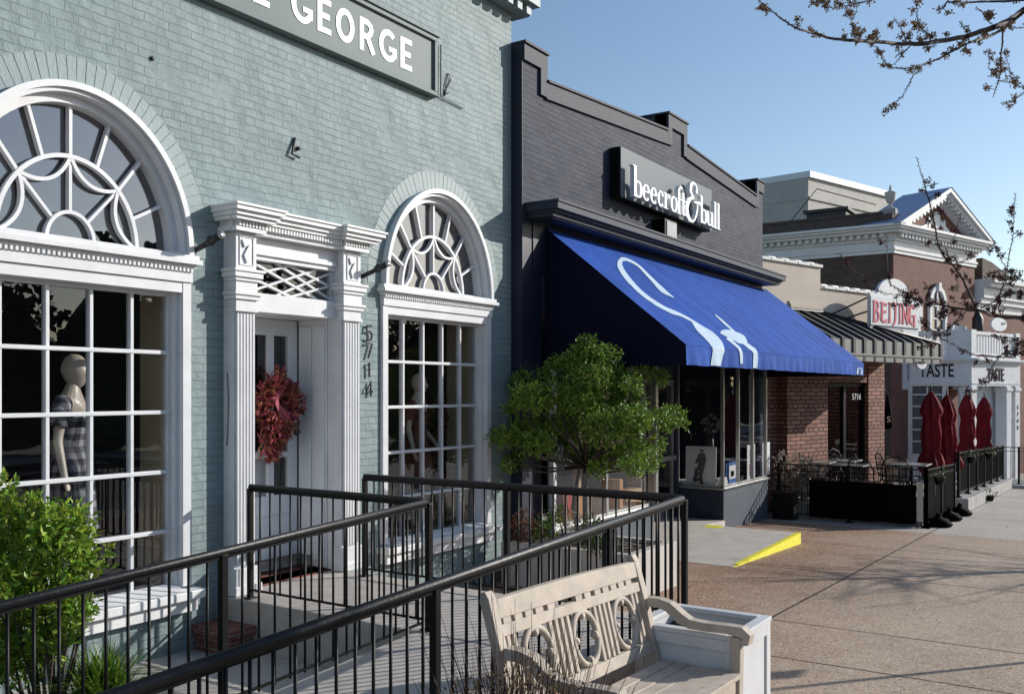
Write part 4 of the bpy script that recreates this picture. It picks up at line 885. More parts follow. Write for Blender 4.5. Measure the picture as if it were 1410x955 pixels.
# bracket scars, hook, vine stem on the wall
hk = thing('wall_hook', 'black iron L shaped hook sticking out of the pale green brick', 'hook', (6.0, 0, 4.4))
a = onY(406, 190, -.01); b = onY(402, 212, -.03); c = onY(412, 217, -.03)
mb = MB(); mb.tube([a, b, c], .012, 8); mb.build('rod', M['iron'], hk)
a = onY(409, 205, 0); mb = MB(); mb.lathe([(.018, 0), (.018, .03), (.008, .035)], (0, 0, 0), 10); mb.v = [(a.x + x, -z, a.z + y) for x, y, z in mb.v]; mb.build('bolt', M['iron'], hk)
wr = thing('dry_vine', 'thin dry vine stem clinging to the brick beside the sign end', 'vine', onY(615, 130, 0))
mb = MB(); pts = [onY(x, y, -.012) for x, y in ((612, 133), (613, 118), (617, 101), (621, 110), (615, 122), (612, 132))]; mb.tube(pts, .006, 5); mb.tube([onY(612, 131, -.015), onY(619, 127, -.015)], .005, 5); mb.build('stem', M['twig_red'], wr)
cd = thing('conduit', 'thin dark conduit bent at the lower corner of the fascia sign', 'conduit', onY(608, 135, 0))
mb = MB(); mb.tube([onY(607, 62, -.02), onY(607, 134, -.02), onY(639, 149, -.02)], .009, 6); mb.build('pipe', M['mint_sign'], cd)
vn = thing('dry_vine', 'thin pale vine stem hanging on the brick left of the white pilaster', 'vine', onY(320, 530, 0))
mb = MB(); mb.tube([(5.105, -.05, 2.1), (5.10, -.07, 1.9), (5.105, -.06, 1.7), (5.1, -.05, 1.5)], .005, 5); mb.build('stem', M['bark_grey'], vn)
def soot(px, py, r, lab):
    p = onY(px, py, 0); t = thing('anchor_bolt', lab, 'bolt', p, 'bolt heads on the green wall'); mb = MB(); mb.lathe([(r, 0), (r, .012), (r * .5, .018)], (0, 0, 0), 8); mb.v = [(p.x + x, -z, p.z + y) for x, y, z in mb.v]; mb.build('head', M['iron'], t)
soot(209, 81, .018, 'small dark bolt head on the pale green brick above the left arch')
soot(497, 74, .008, 'tiny dark bolt head on the brick below the sign near its middle')
# flagpole holders
def holder(x, z, lab):
    t = thing('flagpole_holder', lab, 'flagpole holder', (x, 0, z), 'flagpole holders beside the doorway')
    mb = MB(); mb.box(x - .03, x + .03, -.02, -.001, z - .06, z + .06); mb.build('base_plate', M['mint_sign'], t)
    mb = MB(); mb.tube([(x, -.02, z - .01), (x + .01, -.20, z + .045)], .022, 10); mb.tube([(x + .01, -.18, z + .04), (x + .01, -.33, z + .09)], .03, 12); mb.tube([(x + .01, -.20, z + .045), (x + .015, -.235, z + .075)], .038, 10); mb.build('socket', M['iron'], t)
    mb = MB(); mb.tube([(x + .01, -.331, z + .0905), (x + .01, -.345, z + .095)], .033, 12); mb.build('rim', M['steel'], t)
holder(4.80, 3.07, 'iron flagpole holder left of the white doorway'); holder(6.76, 3.07, 'iron flagpole holder between the doorway and the right arched window')

# house number
hn = thing('house_number', 'black metal digits 5714 set one above another right of the doorway', 'house number', (6.84, 0, 2.3))
nfn = lambda p, q, k: (p, k, q)
def digit(polys, z, x=6.80, w_=.10, h_=.14):
    mb = MB()
    for k, pl_ in enumerate(polys): mb.ribbon([(x + p * w_, z + q * h_) for p, q in pl_], .02, nfn, -.032 - k * .0008, -.022)
    mb.tube([(x + .05, -.0, z + .07), (x + .05, -.022, z + .07)], .004, 5); mb.build('digit', M['black'], hn)
digit([[(.85, 1), (.2, 1), (.15, .58), (.6, .62), (.9, .4), (.8, .08), (.4, 0), (.1, .1)]], 2.445)
digit([[(.05, 1), (.9, 1), (.35, 0)]], 2.27); digit([[(.25, .8), (.5, 1), (.5, 0)]], 2.085); digit([[(.7, 0), (.7, 1), (.05, .3), (.98, .3)]], 1.90)

# dark shop sign
s2 = thing('shop_sign', 'grey box sign with raised white serif letters on the charcoal brick', 'sign', (13.4, -.2, 5))
mb = MB(); mb.box(11.70, 15.12, -.305, -.16, 4.655, 5.36); mb.build('case', M['black'], s2)
mb = MB(); mb.box(11.705, 15.115, -.32, -.3055, 4.66, 5.355); mb.build('board', mat('sign_grey_green', (.095, .115, .135, 1), .5, .03, 2, 0, spec=.2), s2)
XF = lambda px: onY(px, 290, -.45).x
zb = 4.675
def glyph(pieces):
    mb = MB()
    for k, (pts, ws) in enumerate(pieces): mb.ribbon(pts, ws, lambda p, q, kk: (p, kk, q), -.455 - k * .0009, -.39)
    mb.build('letter', M['letter_white'], s2)
xh, asc = .235, .435
def ring(cx, cy, rx, ry, a0, a1, tk, th, n=30):
    pts = ell(cx, cy, rx, ry, a0, a1, n); ws = [th + (tk - th) * abs(math.cos(rad(a0 + (a1 - a0) * i / n))) ** 1.5 for i in range(n + 1)]; return (pts, ws)
def cell(p0, p1): a, b = XF(p0), XF(p1); return a, b - a
def stem(x, z0, z1, t, serif_top=True, serif_bot=True):
    out = [([(x, z0), (x, z1)], t)]
    if serif_top: out.append(([(x - t * 1.15, z1 - .006), (x + t * .5, z1 - .006)], .014))
    if serif_bot: out.append(([(x - t * 1.1, z0 + .006), (x + t * 1.1, z0 + .006)], .014))
    return out
SW = .072
def g_b(p0, p1): x, w_ = cell(p0, p1); glyph(stem(x + .06, zb, zb + asc, SW, True, False) + [ring(x + w_ * .52, zb + xh / 2, w_ * .34, xh / 2 - .008, -150, 150, SW, .018)])
def g_e(p0, p1): x, w_ = cell(p0, p1); glyph([ring(x + w_ * .5, zb + xh / 2, w_ * .34, xh / 2 - .008, 5, 320, SW * .95, .018), ([(x + w_ * .2, zb + xh * .55), (x + w_ * .84, zb + xh * .55)], .018)])
def g_c(p0, p1): x, w_ = cell(p0, p1); glyph([ring(x + w_ * .5, zb + xh / 2, w_ * .34, xh / 2 - .008, 40, 320, SW * .95, .018), ([(x + w_ * .74, zb + xh * .68), (x + w_ * .74, zb + xh * .84)], .055)])
def g_r(p0, p1): x, w_ = cell(p0, p1); glyph(stem(x + .055, zb, zb + xh, SW) + [([(x + .09, zb + xh * .6), (x + w_ * .55, zb + xh * .97), (x + w_ * .8, zb + xh * .9)], [.018, .024, .03]), ([(x + w_ * .78, zb + xh * .72), (x + w_ * .78, zb + xh * .95)], .06)])
def g_o(p0, p1): x, w_ = cell(p0, p1); glyph([ring(x + w_ * .5, zb + xh / 2, w_ * .35, xh / 2 - .008, 0, 360, SW, .018)])
def g_f(p0, p1): x, w_ = cell(p0, p1); glyph(stem(x + w_ * .35, zb, zb + asc * .88, SW, False) + [([(x + w_ * .33, zb + asc * .85), (x + w_ * .55, zb + asc * .99), (x + w_ * .95, zb + asc * .93)], [.06, .022, .045]), ([(x, zb + xh - .01), (x + w_ * .85, zb + xh - .01)], .016)])
def g_t(p0, p1): x, w_ = cell(p0, p1); glyph(stem(x + w_ * .4, zb + .02, zb + asc * .8, SW, False, False) + [([(x, zb + xh - .01), (x + w_ * .95, zb + xh - .01)], .016), ([(x + w_ * .35, zb + .03), (x + w_ * .6, zb + .008), (x + w_ * 1.0, zb + .04)], [.06, .022, .016])])
def g_u(p0, p1): x, w_ = cell(p0, p1); glyph(stem(x + .06, zb + .03, zb + xh, SW, True, False) + stem(x + w_ - .07, zb, zb + xh, SW, True, False) + [([(x + .05, zb + .035), (x + w_ * .45, zb + .008), (x + w_ - .08, zb + .05)], [.06, .02, .018]), ([(x + w_ - .09, zb + .007), (x + w_ - .01, zb + .007)], .014)])
def g_l(p0, p1): x, w_ = cell(p0, p1); glyph(stem(x + w_ * .5, zb, zb + asc, SW))
g_b(872, 884.5); g_e(884.5, 894.8); g_e(895, 905); g_c(905.3, 914.5); g_r(914.3, 923.2); g_o(923, 933); g_f(932.5, 939.5); g_t(938, 944.8)
x, w_ = cell(944.8, 964); amp = [(.80, 1.16), (.86, 1.34), (.72, 1.5), (.52, 1.5), (.36, 1.36), (.34, 1.16), (.46, 1.0), (.66, .93), (.40, .88), (.16, .72), (.04, .46), (.08, .2), (.24, .03), (.46, -.03), (.66, .08), (.80, .3), (.88, .55), (.9, .72)]
aw = [.07, .05, .022, .05, .09, .09, .05, .02, .05, .10, .12, .12, .08, .03, .035, .05, .05, .05]
glyph([([(x + p * w_ * .9, zb - .03 + q * .405) for p, q in amp], aw), ([(x + w_ * .55, zb + .28), (x + w_ * .95, zb + .30), (x + w_ * 1.05, zb + .27)], [.02, .05, .03])])
g_b(964, 973.5); g_u(973, 982.3); g_l(982.3, 987); g_l(986.8, 991.8)
mb = MB()
for px in (880, 905, 930, 955, 978): mb.tube([(XF(px), -.39, zb + .12), (XF(px), -.32, zb + .12)], .008, 6)
mb.build('standoffs', M['black'], s2)
fl = thing('floodlight', 'small square floodlight box under the charcoal shop sign', 'lamp', (13.2, -.3, 4.45))
a = onY(927, 300, -.4); mb = MB(); mb.box(a.x - .22, a.x + .24, -.36, -.16, 4.28, 4.57); mb.build('housing', M['black'], fl, bevel=.01)
mb = MB(); mb.box(a.x - .16, a.x + .2, -.372, -.3605, 4.31, 4.54); mb.build('lens', M['sign_grey'], fl)

# ================================================================== BLUE AWNING
aw_ = thing('canvas_awning', 'royal blue canvas shop awning with white painted swoosh emblem', 'awning', (14, -1, 2.4))
AX0, AX1, AY, AZT, AZF, AZB = 9.92, 18.5, -2.04, 3.99, 2.475, 2.245
mb = MB(); nu, nv = 620, 20; vs = []
def sag(u, v):
    f = (u * 8) % 1.0; return -.014 * math.sin(math.pi * v) * (1 - abs(math.cos(math.pi * u * 3))) - .005 * math.sin(u * 90) * v + .005 * math.exp(-((f - .5) / .018) ** 2) + .0035 * math.sin(u * 150 + v * 7) * math.sin(u * 31 + v * 3) * math.sin(math.pi * v) + .003 * math.sin(u * 260 - v * 12) * v * (1 - v)
for i in range(nu + 1):
    for j in range(nv + 1):
        u, v = i / nu, j / nv; vs.append((AX0 + (AX1 - AX0) * u, -.16 + (AY + .16) * v, AZT + (AZF - AZT) * v + sag(u, v)))
fs = [(i * (nv + 1) + j, (i + 1) * (nv + 1) + j, (i + 1) * (nv + 1) + j + 1, i * (nv + 1) + j + 1) for i in range(nu) for j in range(nv)]
mb.add(vs, fs, True); mb.build('canopy_sheet', M['awning'], aw_, fix=False)
mb = MB(); vs = []; rr = random.Random(3); ph_ = [rr.uniform(0, 6) for _ in range(4)]
def vy(u, v): return AY + .004 - .018 * v * math.sin(u * 61 + ph_[0]) * math.sin(u * 23 + ph_[1]) - .012 * v * math.sin(u * 170 + ph_[2])
nu = 200
for i in range(nu + 1):
    for j in range(7):
        u, v = i / nu, j / 6; vs.append((AX0 + (AX1 - AX0) * u, vy(u, v), AZF + (AZB - AZF) * v + (.003 * math.sin(u * 75) if j == 6 else 0) + sag(u, 1) * (1 - v)))
mb.add(vs, [(i * 7 + j, (i + 1) * 7 + j, (i + 1) * 7 + j + 1, i * 7 + j + 1) for i in range(nu) for j in range(6)], True); mb.build('valance', M['awning'], aw_, fix=False)
mb = MB()
for x in (AX0 + .002, AX1 - .012):
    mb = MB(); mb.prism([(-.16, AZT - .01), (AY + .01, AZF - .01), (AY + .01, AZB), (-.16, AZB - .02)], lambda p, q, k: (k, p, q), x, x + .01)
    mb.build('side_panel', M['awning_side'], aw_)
mb = MB()
for x in (AX0 + .03, 12.7, 15.6, AX1 - .04): mb.tube([(x, -.16, AZT - .04), (x, AY + .03, AZF - .04)], .015, 6)
mb.tube([(AX0 + .03, AY + .03, AZF - .04), (AX1 - .03, AY + .03, AZF - .04)], .015, 6); mb.tube([(AX0 + .03, AY + .04, AZB + .02), (AX1 - .03, AY + .04, AZB + .02)], .012, 6); mb.tube([(AX0 + .03, -.18, AZT - .02), (AX1 - .03, -.18, AZT - .02)], .02, 6)
mb.build('frame', M['iron'], aw_)
# emblem laid on the cloth
sn = Vector((0, AZF - AZT, -(AY + .16))).normalized(); sn = sn if sn.z > 0 else -sn
def oncloth(px, py, h=.007):
    p = onP(px, py, Vector((0, -.16, AZT)), sn)
    if p.y > AY - .0: 
        u = (p.x - AX0) / (AX1 - AX0); v = (p.y + .16) / (AY + .16); return (p.x, p.y, p.z + sag(u, v) + h * 1.4)
    p = onY(px, py, AY); p.z = max(p.z, AZB + .012); u = (p.x - AX0) / (AX1 - AX0); v = (AZF - p.z) / (AZF - AZB); return (p.x, vy(u, max(0, v)) - h * 1.6, p.z)
def stroke(pts, ws, nsub=14):
    mb = MB(); P = []; W_ = []
    for i in range(len(pts) - 1):
        p0 = pts[max(i - 1, 0)]; p1 = pts[i]; p2 = pts[i + 1]; p3 = pts[min(i + 2, len(pts) - 1)]
        for k in range(nsub):
            t = k / nsub; f = lambda a, b, c, d: .5 * ((2 * b) + (-a + c) * t + (2 * a - 5 * b + 4 * c - d) * t * t + (-a + 3 * b - 3 * c + d) * t ** 3)
            P.append((f(p0[0], p1[0], p2[0], p3[0]), f(p0[1], p1[1], p2[1], p3[1]))); W_.append(ws[i] + (ws[i + 1] - ws[i]) * t)
    P.append(pts[-1]); W_.append(ws[-1])
    m = len(P); K = 8; vs = []
    for i, (x, y) in enumerate(P):
        x0, y0 = P[max(i - 1, 0)]; x1, y1 = P[min(i + 1, m - 1)]; dx, dy = x1 - x0, y1 - y0; l = math.hypot(dx, dy) or 1; nx, ny = -dy / l, dx / l
        for j in range(K + 1):
            o_ = (j / K - .5) * W_[i]; vs.append(oncloth(700 + (x + nx * o_) / 2.82, 280 + (y + ny * o_) / 2.82, .006))
    mb.add(vs, [(i * (K + 1) + j, (i + 1) * (K + 1) + j, (i + 1) * (K + 1) + j + 1, i * (K + 1) + j + 1) for i in range(m - 1) for j in range(K)]); return mb
def merge(*ms):
    m = MB()
    for q in ms: m.add(q.v, q.f)
    return m
m1 = stroke([(642, 366), (598, 335), (548, 285), (505, 243), (465, 221), (438, 220), (436, 250), (480, 312), (540, 367), (612, 410), (680, 438), (716, 456)], [2, 16, 12, 9, 10, 16, 20, 18, 16, 15, 12, 10])
m2 = stroke([(716, 456), (742, 484), (780, 515), (808, 545), (815, 566), (812, 590), (806, 648)], [10, 30, 40, 44, 46, 40, 36])
m3 = stroke([(803, 433), (840, 466), (885, 505)], [3, 8, 6]); m4 = stroke([(824, 500), (862, 508), (905, 530), (925, 548)], [10, 32, 36, 10])
m5 = stroke([(850, 522), (880, 548), (900, 572), (901, 622)], [14, 12, 11, 7]); m6 = stroke([(905, 535), (938, 560), (958, 582), (955, 658)], [12, 18, 17, 17])
merge(m1, m2).build('emblem', M['awning_logo'], aw_); merge(m3, m4).build('emblem', M['awning_logo'], aw_); merge(m5, m6).build('emblem', M['awning_logo'], aw_)
mk = MB(); 
for a_, b_ in (((1181, 507), (1181, 516)), ((1181, 507), (1187, 507)), ((1184, 511), (1184, 517)), ((1187, 508), (1187, 517))): mk.ribbon([a_, b_], 1.3, lambda p, q, k: oncloth(p, q, k), .003, .006)
mk.build('maker_mark', M['awning_logo'], aw_)

# ================================================================== RAILINGS
def railing(label, path, top, botf, loc, sp=.12, hr=.027, bar=.0085, posts=()):
    "path: list of (x, y); top: list of rail heights; botf(x): height of the deck"
    t = thing('metal_railing', label, 'railing', loc, 'railings of the ramp')
    mb = MB(); pts = []
    for i, ((x, y), z) in enumerate(zip(path, top)):
        if 0 < i < len(path) - 1:                     # small-radius bends
            for a, (q, zq) in ((-1, (path[i - 1], top[i - 1])), (1, (path[i + 1], top[i + 1]))):
                v = Vector((q[0] - x, q[1] - y, zq - z)); v = v.normalized() * .05; pts.append((x + v.x, y + v.y, z + v.z))
        else: pts.append((x, y, z))
    mb.tube(pts, hr, 12); mb.build('handrail', M['black_rail'], t)
    mb = MB()
    for i in range(len(path) - 1):
        (xa, ya), (xb, yb) = path[i], path[i + 1]; za, zb_ = botf(xa) + .07, botf(xb) + .07
        if i: za = zb0
        mb.tube([(xa, ya, za), (xb, yb, zb_)], .011, 4, smooth=False); mb.tube([(xa, ya, top[i] - .028), (xb, yb, top[i + 1] - .028)], .012, 4, smooth=False); zb0 = zb_
    mb.build('bottom_rail', M['black'], t)
    for i in range(len(path) - 1):
        (xa, ya), (xb, yb) = path[i], path[i + 1]; L = math.hypot(xb - xa, yb - ya); n = max(1, round(L / sp))
        for k in range(0 if i == 0 else 1, n + (1 if i == len(path) - 2 else 0)):
            u = k / n; x, y = xa + (xb - xa) * u, ya + (yb - ya) * u; zt = top[i] + (top[i + 1] - top[i]) * u; zb_ = botf(x) + .065
            mb = MB(); mb.tube([(x, y, zb_), (x, y, zt - .02)], bar, 6); mb.build('baluster', M['black'], t, loc=(x, y, zb_))
    for x, y, zt in posts:
        mb = MB(); mb.box(x - .02, x + .02, y - .02, y + .02, botf(x) - .0, zt - .012); mb.box(x - .045, x + .045, y - .045, y + .045, botf(x), botf(x) + .012); mb.build('post', M['black'], t, bevel=.003)
    return t
deck = lambda x: max(rz(x), gz(x) + .02)
tA = lambda x: 1.178 - .0533 * (5.13 - x); tB = lambda x: 1.178 - .0414 * (6.31 - x)
railing('black railing with round handrail along the wall side of the ramp, nearer the white door', [(5.13, -.30), (5.13, -2.13), (-.4, -2.13)], [1.178, 1.178, tA(-.4)], deck, (3, -2.13, 0), .118, .024, .0085,
        [(5.13, -.30, 1.178), (5.13, -2.13, 1.178), (3.35, -2.13, tA(3.35)), (1.6, -2.13, tA(1.6))])
railing('black railing with thick round handrail along the street side of the ramp, behind the bench', [(6.31, -.46), (6.31, -3.54), (.2, -3.54)], [1.178, 1.178, tB(.2)], deck, (4, -3.54, 0), .112, .027, .0085,
        [(6.31, -.46, 1.178), (6.31, -2.0, 1.178), (6.31, -3.54, 1.178), (5.12, -3.54, tB(5.12)), (3.4, -3.54, tB(3.4)), (1.7, -3.54, tB(1.7))])

# ================================================================== BENCH (built level round its own foot, then set on the sloping pavement)
bx, by = 4.50, -3.80
bench = thing('garden_bench', 'weathered teak garden bench with three carved rings in its slatted back', 'bench', (bx, by, gz(bx)))
def B(x, y, z): return (bx + x, by + y, gz(bx) + z)
bf = lambda x, y, z: B(x, y, z)
HW = .80                                           # half width
def backy(z): return .00 + .16 * (z - .45) / .6    # recline of the backrest
def part(name, fnc, bev=.005, m='teak'):
    mb = MB(bf); fnc(mb); return mb.build(name, M[m], bench, bevel=bev)
for s in (-1, 1):
    def post(mb, s=s):
        x = s * HW; pr = [(backy(.0) + .03, 0), (backy(.45), .45), (backy(.8), .8), (backy(1.05) + .01, 1.045), (backy(1.05) + .035, 1.08), (backy(1.05) + .06, 1.07), (backy(1.05) + .065, 1.03), (backy(.8) + .055, .8), (backy(.45) + .07, .45), (backy(0) + .085, 0)]
        mb.prism(pr, lambda p, q, k: (k, p, q), x - .033, x + .033)
    part('back_post', post)
    def fleg(mb, s=s): x = s * HW; mb.prism([(-.515, 0), (-.455, 0), (-.455, .66), (-.52, .66)], lambda p, q, k: (k, p, q), x - .033, x + .033)
    part('front_leg', fleg)
    def arm(mb, s=s):
        x = s * (HW + .0); pts = [(.075, .80), (.0, .80), (-.06, .785), (-.14, .725), (-.20, .70), (-.30, .695), (-.43, .70), (-.52, .695), (-.555, .67), (-.55, .64), (-.52, .63)]
        mb.ribbon(pts, [.055, .055, .06, .065, .055, .05, .05, .06, .055, .045, .03], lambda p, q, k: (k, p, q), x - .038, x + .038)
    part('armrest', arm, .008)
    def apron(mb, s=s): x = s * HW; mb.box(x - .02, x + .02, -.5, .0, .34, .42); mb.box(x - .02, x + .02, -.5, .0, .12, .16)
    part('side_rail', apron)
def crest(mb):
    n = 24; 
    for (z0, z1, a) in ((.945, 1.035, .0),):
        pts = [(-HW + .034 + (2 * HW - .068) * i / n) for i in range(n + 1)]
        top = [(x, z1 + .012 * math.cos(x / HW * math.pi / 2)) for x in pts]; bot = [(x, z0) for x in pts]
        mb.prism(top + bot[::-1], lambda p, q, k: (p, backy(q) + k, q), .012, .052)
part('crest_rail', crest)
part('middle_rail', lambda mb: mb.prism([(-HW + .034, .86), (HW - .034, .86), (HW - .034, .915), (-HW + .034, .915)], lambda p, q, k: (p, backy(q) + k, q), .014, .05))
part('lower_rail', lambda mb: mb.prism([(-HW + .034, .50), (HW - .034, .50), (HW - .034, .565), (-HW + .034, .565)], lambda p, q, k: (p, backy(q) + k, q), .012, .052))
for x in (-.70, -.60, -.50, -.40, -.28, .02, .12, .24, .34, .44, .54, .64):
    part('spacer', lambda mb, x=x: mb.prism([(x - .035, .9155), (x + .035, .9155), (x + .035, .9445), (x - .035, .9445)], lambda p, q, k: (p, backy(q) + k, q), .018, .046), 0)
RC = (-.47, .02, .50)
for cx in RC:
    def rg(mb, cx=cx):
        pts = [Vector((cx + .132 * math.cos(a), 0, .713 + .14 * math.sin(a))) for a in [2 * math.pi * i / 40 for i in range(41)]]
        mb.tube([(p.x, backy(p.z) + .031, p.z) for p in pts], .0185, 8)
        for a in (0, 90, 180, 270):                  # small carved knuckles
            q = Vector((cx + .108 * math.cos(rad(a)), 0, .713 + .116 * math.sin(rad(a)))); mb.tube([(q.x - .014, backy(q.z) + .031, q.z), (q.x + .014, backy(q.z) + .031, q.z)], .022, 8)
    part('carved_ring', rg, 0)
sl_x = [-.715, -.66]; 
for a, b in ((RC[0] + .155, RC[1] - .155), (RC[1] + .155, RC[2] - .155)): sl_x += [a + (b - a) * k / 3 for k in range(4)]
sl_x += [RC[2] + .155, RC[2] + .21]
for x in sl_x:
    part('back_slat', lambda mb, x=x: mb.prism([(x - .015, .5655), (x + .015, .5655), (x + .015, .8595), (x - .015, .8595)], lambda p, q, k: (p, backy(q) + k, q), .02, .042), .003)
for i in range(6):
    y = -.535 + i * .086; part('seat_slat', lambda mb, y=y, i=i: mb.box(-HW - (.0 if i else .03), HW + (.0 if i else .03), y, y + .084, .435 - .012 * math.sin(i / 5 * math.pi), .46 - .012 * math.sin(i / 5 * math.pi)) if i else mb.box(-HW + .035, HW - .035, y, y + .084, .435, .46), .004)
part('front_rail', lambda mb: mb.box(-HW + .033, HW - .033, -.50, -.47, .34, .434))
bench.rotation_euler = (0, .033, 0)

# ================================================================== WHITE PLANTER BOX
wb = thing('white_planter_box', 'white panelled wooden planter box beside the far end of the bench', 'planter', (5.62, -3.95, gz(5.6)))
x0, x1, y0, y1, zg, ztp = 5.34, 5.94, -4.27, -3.62, gz(5.6), .50
mb = MB(); t_ = .03
for a in ((x0, x1, y0, y0 + t_), (x0, x1, y1 - t_, y1), (x0, x0 + t_, y0 + t_, y1 - t_), (x1 - t_, x1, y0 + t_, y1 - t_)): mb.box(*a, zg, ztp - .03)
mb.build('box_panel', M['white'], wb)
mb = MB()
for a in ((x0 - .02, x1 + .02, y0 - .02, y0 + .05), (x0 - .02, x1 + .02, y1 - .05, y1 + .02), (x0 - .02, x0 + .05, y0 + .05, y1 - .05), (x1 - .05, x1 + .02, y0 + .05, y1 - .05)): mb.box(*a, ztp - .03, ztp)
mb.build('rim', M['white'], wb, bevel=.004)
mb = MB()
for (xa, xb) in ((x0 - .012, x0 + .06), (x1 - .06, x1 + .012)): mb.box(xa, xb, y0 - .014, y0 - .0005, zg, ztp - .031)
mb.box(x0 + .06, x1 - .06, y0 - .014, y0 - .0005, ztp - .11, ztp - .031); mb.box(x0 + .06, x1 - .06, y0 - .014, y0 - .0005, zg, zg + .09)
for (ya, yb) in ((y0 - .0135, y0 + .06), (y1 - .06, y1)): mb.box(x0 - .014, x0 - .0005, ya, yb, zg, ztp - .032)
mb.box(x0 - .014, x0 - .0005, y0 + .06, y1 - .06, ztp - .10, ztp - .032); mb.box(x0 - .014, x0 - .0005, y0 + .06, y1 - .06, zg, zg + .09)
mb.build('panel_moulding', M['white'], wb, bevel=.003)
mb = MB(); mb.box(x0 + t_, x1 - t_, y0 + t_, y1 - t_, zg, ztp - .10); mb.build('soil', M['mulch'], wb)

# ================================================================== PLANTS
def shrub(name, label, cat, base, clumps, leafm, l, wd, den, stems=6, up=.6, seed=1, bark='bark'):
    t = thing(name, label, cat, base); r = random.Random(seed); mb = MB()
    for (px, py, d, rp) in clumps:
        c = atd(px, py, d); rr = rp * d / FPX; clump(mb, c, rr, int(den * rp * rp), l, wd, r, up)
    mb.build('foliage', M[leafm], t, fix=False)
    mb = MB(); b = Vector(base)
    for (px, py, d, rp) in clumps:
        c = atd(px, py, d); mid = b.lerp(c, .5) + Vector((r.uniform(-.05, .05), r.uniform(-.05, .05), -.04)); mb.tube([b + Vector((r.uniform(-.05, .05), r.uniform(-.05, .05), 0)), mid, c], [.012, .008, .003], 5)
    mb.build('stems', M[bark], t); return t
d0 = 5.25
shrub('green_shrub', 'bright green leafy shrub before the left arched window', 'shrub', (2.95, -1.15, gz(3)),
      [(5, 716, d0, 42), (60, 726, d0 - .1, 28), (100, 736, d0, 27), (30, 752, d0 + .15, 50), (88, 770, d0 - .1, 38), (128, 772, d0, 17), (10, 810, d0 - .2, 48), (62, 830, d0, 46), (98, 845, d0 - .1, 26), (2, 676, d0, 15), (95, 706, d0 + .1, 11), (52, 698, d0, 12), (-60, 720, d0, 55), (-70, 820, d0, 55), (40, 880, d0 + .1, 45), (-30, 770, d0 + .3, 60), (98, 812, d0, 16), (140, 768, d0, 9), (20, 900, d0, 50), (75, 880, d0 - .1, 30), (-40, 900, d0, 55), (118, 800, d0, 10), (80, 745, d0, 26)],
      'leaf_bright', .052, .021, .46, seed=3, up=.8)
# strap-leaved tufts
def tuft(label, base, h, n, spread, m, seed=2, name='grass_tuft', w_=.010):
    t = thing(name, label, 'grass tuft', base); r = random.Random(seed); mb = MB(); b = Vector(base)
    for i in range(n):
        a = r.uniform(0, 2 * math.pi); s = r.uniform(.1, 1) * spread; hh = h * r.uniform(.6, 1.05); side = Vector((-math.sin(a), math.cos(a), 0)) * w_ * r.uniform(.7, 1.2); p0 = b + Vector((r.uniform(-.07, .07), r.uniform(-.07, .07), 0)); L = []
        for k in range(5):
            u = k / 4; L.append(p0 + Vector((math.cos(a), math.sin(a), 0)) * s * u ** 1.6 + Vector((0, 0, hh * (1.35 * u - .55 * u * u * (1 + s)))))
        vs = []
        for k, p in enumerate(L): q = side * (1 - k / 4.3); vs += [p - q, p + q]
        mb.add(vs, [(2 * k, 2 * k + 1, 2 * k + 3, 2 * k + 2) for k in range(4)])
    mb.build('blades', M[m], t, fix=False)
tuft('spiky strap leaved tuft at the foot of the bright green shrub', (3.16, -1.30, gz(3.3)), .80, 600, .44, 'leaf_grass', w_=.012)
# clipped holly tree on the raised planter
base = (9.55, -.95, .17)
t = thing('holly_tree', 'small cloud pruned evergreen tree on the raised planter in front of the dark shop', 'tree', base); r = random.Random(9); mb = MB(); tw = MB()
hc = [(808, 478, 20), (826, 492, 24), (796, 500, 28), (770, 512, 26), (842, 512, 26), (815, 522, 30), (722, 525, 20), (730, 548, 28), (762, 545, 28), (712, 562, 18), (800, 552, 34), (840, 548, 30), (868, 552, 22), (888, 512, 16), (905, 522, 13), (870, 530, 14), (868, 580, 30), (905, 578, 24), (928, 572, 17), (830, 588, 34), (790, 590, 34), (748, 588, 28), (700, 602, 22), (718, 592, 22), (686, 604, 14), (740, 612, 22), (770, 620, 24), (805, 626, 26), (838, 628, 24), (868, 622, 26), (892, 634, 20), (872, 645, 14), (706, 632, 14), (698, 645, 8), (822, 645, 14), (936, 585, 9), (850, 575, 20), (900, 612, 16)]
for px, py, rp in hc:
    d = 10.85 + r.uniform(-.7, .5); c = atd(px, py, d); rr = rp * d / FPX; clump(mb, c, rr * .88, int(1.35 * rp * rp) + 45, .048, .022, r, .5, squash=.7, sprig=6)
    b = Vector(base) + Vector((0, 0, .9)); mid = b.lerp(c, .5) + Vector((r.uniform(-.08, .08), r.uniform(-.08, .08), -.06)); tw.tube([b, mid, c], [.022, .012, .004], 5)
mb.build('crown', M['leaf_holly'], t, fix=False); tw.build('branches', M['bark'], t)
mb = MB(); mb.tube([base, (9.53, -.96, .5), (9.57, -.93, .9), (9.55, -.95, 1.3)], [.045, .038, .035, .025], 8); mb.tube([(9.5, -.9, .17), (9.42, -.85, .6), (9.5, -.9, 1.1)], [.03, .025, .02], 7); mb.build('trunk', M['bark_grey'], t)
shrub('rust_shrub', 'low rusty brown leafed shrub on the raised planter by the green corner', 'shrub', (9.1, -.55, .17), [(712, 722, 10.9, 17), (728, 716, 10.9, 16), (720, 738, 10.8, 18), (735, 732, 10.8, 14)], 'leaf_rust', .035, .016, 1.1, seed=5)
shrub('green_shrub', 'low green shrub on the raised planter beside the rust coloured one', 'shrub', (9.35, -.8, .17), [(757, 716, 10.7, 14), (768, 706, 10.7, 12), (750, 732, 10.7, 16), (778, 720, 10.8, 10)], 'leaf_holly', .038, .016, 1.1, seed=6)
